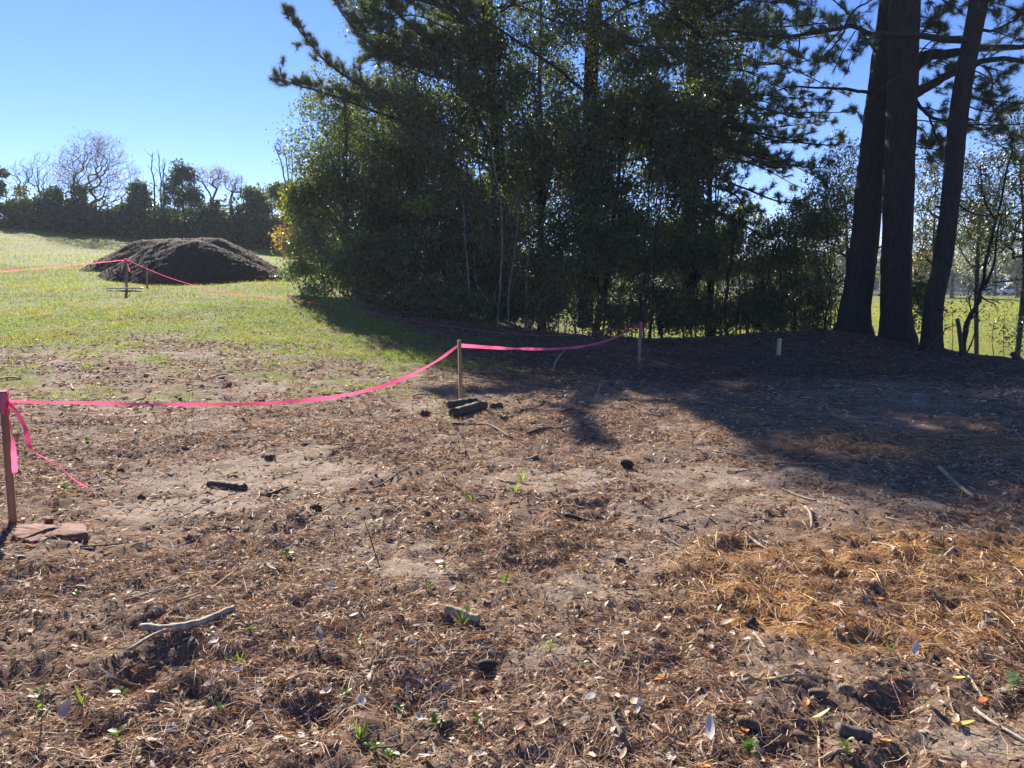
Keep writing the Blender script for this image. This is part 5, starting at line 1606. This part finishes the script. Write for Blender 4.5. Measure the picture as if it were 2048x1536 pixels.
# ------------------------------------------------------------------ far right: trees, houses, lot beyond the field
rng = np.random.default_rng(66)
FRT = [(1180, 520, 120, 'dark'), (1260, 530, 135, 'dark'), (1345, 515, 125, 'dark'), (1440, 525, 130, 'yel'), (1530, 515, 120, 'dark'), (1610, 505, 135, 'yel'), (1690, 490, 125, 'dark'),
       (1775, 500, 140, 'yel'), (1845, 500, 115, 'gold'), (1905, 400, 110, 'pale'), (1950, 470, 135, 'dark'), (1990, 420, 120, 'pale'), (2035, 480, 118, 'dark'), (2090, 440, 130, 'pale'), (1100, 525, 128, 'dark'), (1730, 440, 150, 'pale')]
FRT2 = [(1140 + 47 * k, 528 - (k * 37) % 23, 150 + (k * 13) % 20) for k in range(20)]
PALS = {'dark': ((.05, .065, .03), (.06, .075, .035)), 'yel': ((.16, .15, .05), (.12, .12, .045)), 'gold': ((.34, .24, .06), (.26, .2, .06)), 'pale': ((.27, .24, .13), (.22, .21, .12))}
DESC = {'dark': 'dark green', 'yel': 'yellow-green', 'gold': 'golden', 'pale': 'pale autumn'}
PLC = {1180: 'seen through the middle thicket', 1260: 'behind the wrapped stake', 1345: 'behind the lit gaps', 1440: 'behind the stout stems', 1530: 'behind the pale bare stake', 1610: 'left of the pines, low on the horizon',
       1690: 'just left of the leaning pine', 1775: 'between the two big pine trunks', 1845: 'between the straight and thin pines', 1905: 'just right of the thin pine', 1950: 'behind the crooked small tree', 1990: 'above the far house',
       2035: 'at the far right end of the field', 2090: 'past the right edge', 1100: 'at the left end of the low field', 1730: 'high behind the leaning pine'}
for px, tpy, Y, kd in FRT:
    g0 = gb(px, 590, Y); w_ = (590 - tpy) * .42
    ells = ((px, (tpy + 575) / 2 - 5, Y, w_, (578 - tpy) / 2, w_ * Y / F),)
    cl = crown_clumps(ells, 34, rng, .5)
    broadleaf('distant_tree', '%s tree across the field, %s' % (DESC[kd], PLC[px]), 'tree', g0, at(px, tpy + 20, Y), .25, cl, 2600 if kd != 'pale' else 1700, .42, PALS[kd], rng, 'trees across the field', cr=1.3 if kd != 'pale' else 1.8, limbs=12, k=6, asp=.6)

for k, (px, tpy, Y) in enumerate(FRT2):
    g0 = gb(px, 590, Y)
    w_ = 30
    cl = crown_clumps(((px, (tpy + 582) / 2, Y, w_, (586 - tpy) / 2, 2.5),), 22, rng, .5)
    broadleaf('distant_tree', 'dark green tree of the low row closing off the field', 'tree', g0, at(px, tpy + 20, Y), .25, cl, 1500, .6, PALS['dark'], rng, 'low dark trees closing off the field', cr=1.5, limbs=6, k=6, asp=.6)

# a road strip and parking lot
mb = MB()
X0, X1 = 20, 140
mb_pts = []
nx = 24
for x_ in np.linspace(X0, X1, nx):
    for y_ in (124, 150): mb_pts.append((x_, y_ - (x_ - 60) * .1, float(Hb(x_, y_ - (x_ - 60) * .1)) + .05))
i = np.arange(nx - 1) * 2
mb.add(mb_pts, None, np.stack((i, i + 2, i + 3, i + 1), -1), (.11, .11, .115))
tag(mb.build('road', M['dirt']), kind='structure')


def house(label, px, Y, w, d_, h, rh, wall, roof):
    c_ = gb(px, 590, Y); x, y, z = c_
    t = thing('house', label, 'house', tuple(c_), 'houses across the field')
    mb = MB(); X = w / 2
    v = [(x - X, y - d_ / 2, z), (x + X, y - d_ / 2, z), (x + X, y + d_ / 2, z), (x - X, y + d_ / 2, z), (x - X, y - d_ / 2, z + h), (x + X, y - d_ / 2, z + h), (x + X, y + d_ / 2, z + h), (x - X, y + d_ / 2, z + h),
         (x - X, y, z + h + rh), (x + X, y, z + h + rh)]
    mb.add(v, [(4, 8, 7), (5, 6, 9)], [(0, 1, 5, 4), (1, 2, 6, 5), (2, 3, 7, 6), (3, 0, 4, 7)], wall); mb.build('wall', M['paint'], t)
    mb = MB(); o = .4; e_ = .35
    for sgn in (-1, 1):
        yo = y + sgn * (d_ / 2 + o); zo = z + h - o * rh / (d_ / 2)
        v = [(x - X - e_, yo, zo), (x + X + e_, yo, zo), (x + X + e_, y, z + h + rh + .01), (x - X - e_, y, z + h + rh + .01)]
        v += [(a_[0], a_[1], a_[2] + .14) for a_ in v]
        mb.add(v, None, [(0, 1, 2, 3), (4, 7, 6, 5), (0, 4, 5, 1), (1, 5, 6, 2), (2, 6, 7, 3), (3, 7, 4, 0)], roof)
    mb.build('roof', M['paint'], t)
    for k in range(3):
        wx = x - X + w * (k + .5) / 3 + .3
        mb = MB(); box(mb, (wx, y - d_ / 2 - .02, z + h * .4), 1.1, .1, 1.1, (.05, .06, .08)); mb.build('window', M['paint'], t)


house('long pale house with a light roof across the field by the thin pine', 1915, 165, 15, 8, 2.2, 1.5, (.55, .56, .58), (.42, .43, .46))
house('small white house beside the long pale house', 1868, 172, 7, 7, 2.3, 1.6, (.7, .7, .7), (.35, .35, .37))


def car(label, px, Y, col):
    c_ = gb(px, 595, Y); x, y, z = c_; z += .05
    t = thing('parked_car', label, 'car', tuple(c_), 'cars parked across the field')
    prof = np.array(((-2.1, .35), (-2.15, .8), (-1.6, .95), (-.9, 1.42), (.6, 1.45), (1.3, .98), (2.0, .85), (2.15, .4)))
    mb = MB(); n = len(prof)
    v = [(x + a_, y - .85, z + b2) for a_, b2 in prof] + [(x + a_, y + .85, z + b2) for a_, b2 in prof]
    q = [(k, k + 1, n + k + 1, n + k) for k in range(n - 1)] + [(n - 1, 0, n, 2 * n - 1)]
    tq = [(0, k, k + 1) for k in range(1, n - 1)] + [(n, n + k + 1, n + k) for k in range(1, n - 1)]
    mb.add(v, tq, q, col); mb.build('body', M['paint'], t)
    mb = MB(); mb.add([(x - 1.2, y - .87, z + .98), (1.0 + x, y - .87, z + .98), (x + .5, y - .87, z + 1.36), (x - .8, y - .87, z + 1.34)], None, [(0, 1, 2, 3)], (.03, .035, .04)); mb.build('window', M['paint'], t)
    for sx in (-1.35, 1.35):
        for sy in (-.8, .8):
            mb = MB(); mb.tube(np.array(((x + sx, y + sy - .1, z + .33), (x + sx, y + sy + .1, z + .33))), .33, 12, (.02, .02, .02)); mb.build('wheel', M['paint'], t)


car('white car parked on the far lot near the right edge', 2018, 128, (.75, .75, .76))
car('dark car parked right of the white car on the far lot', 2034, 129, (.05, .05, .06))
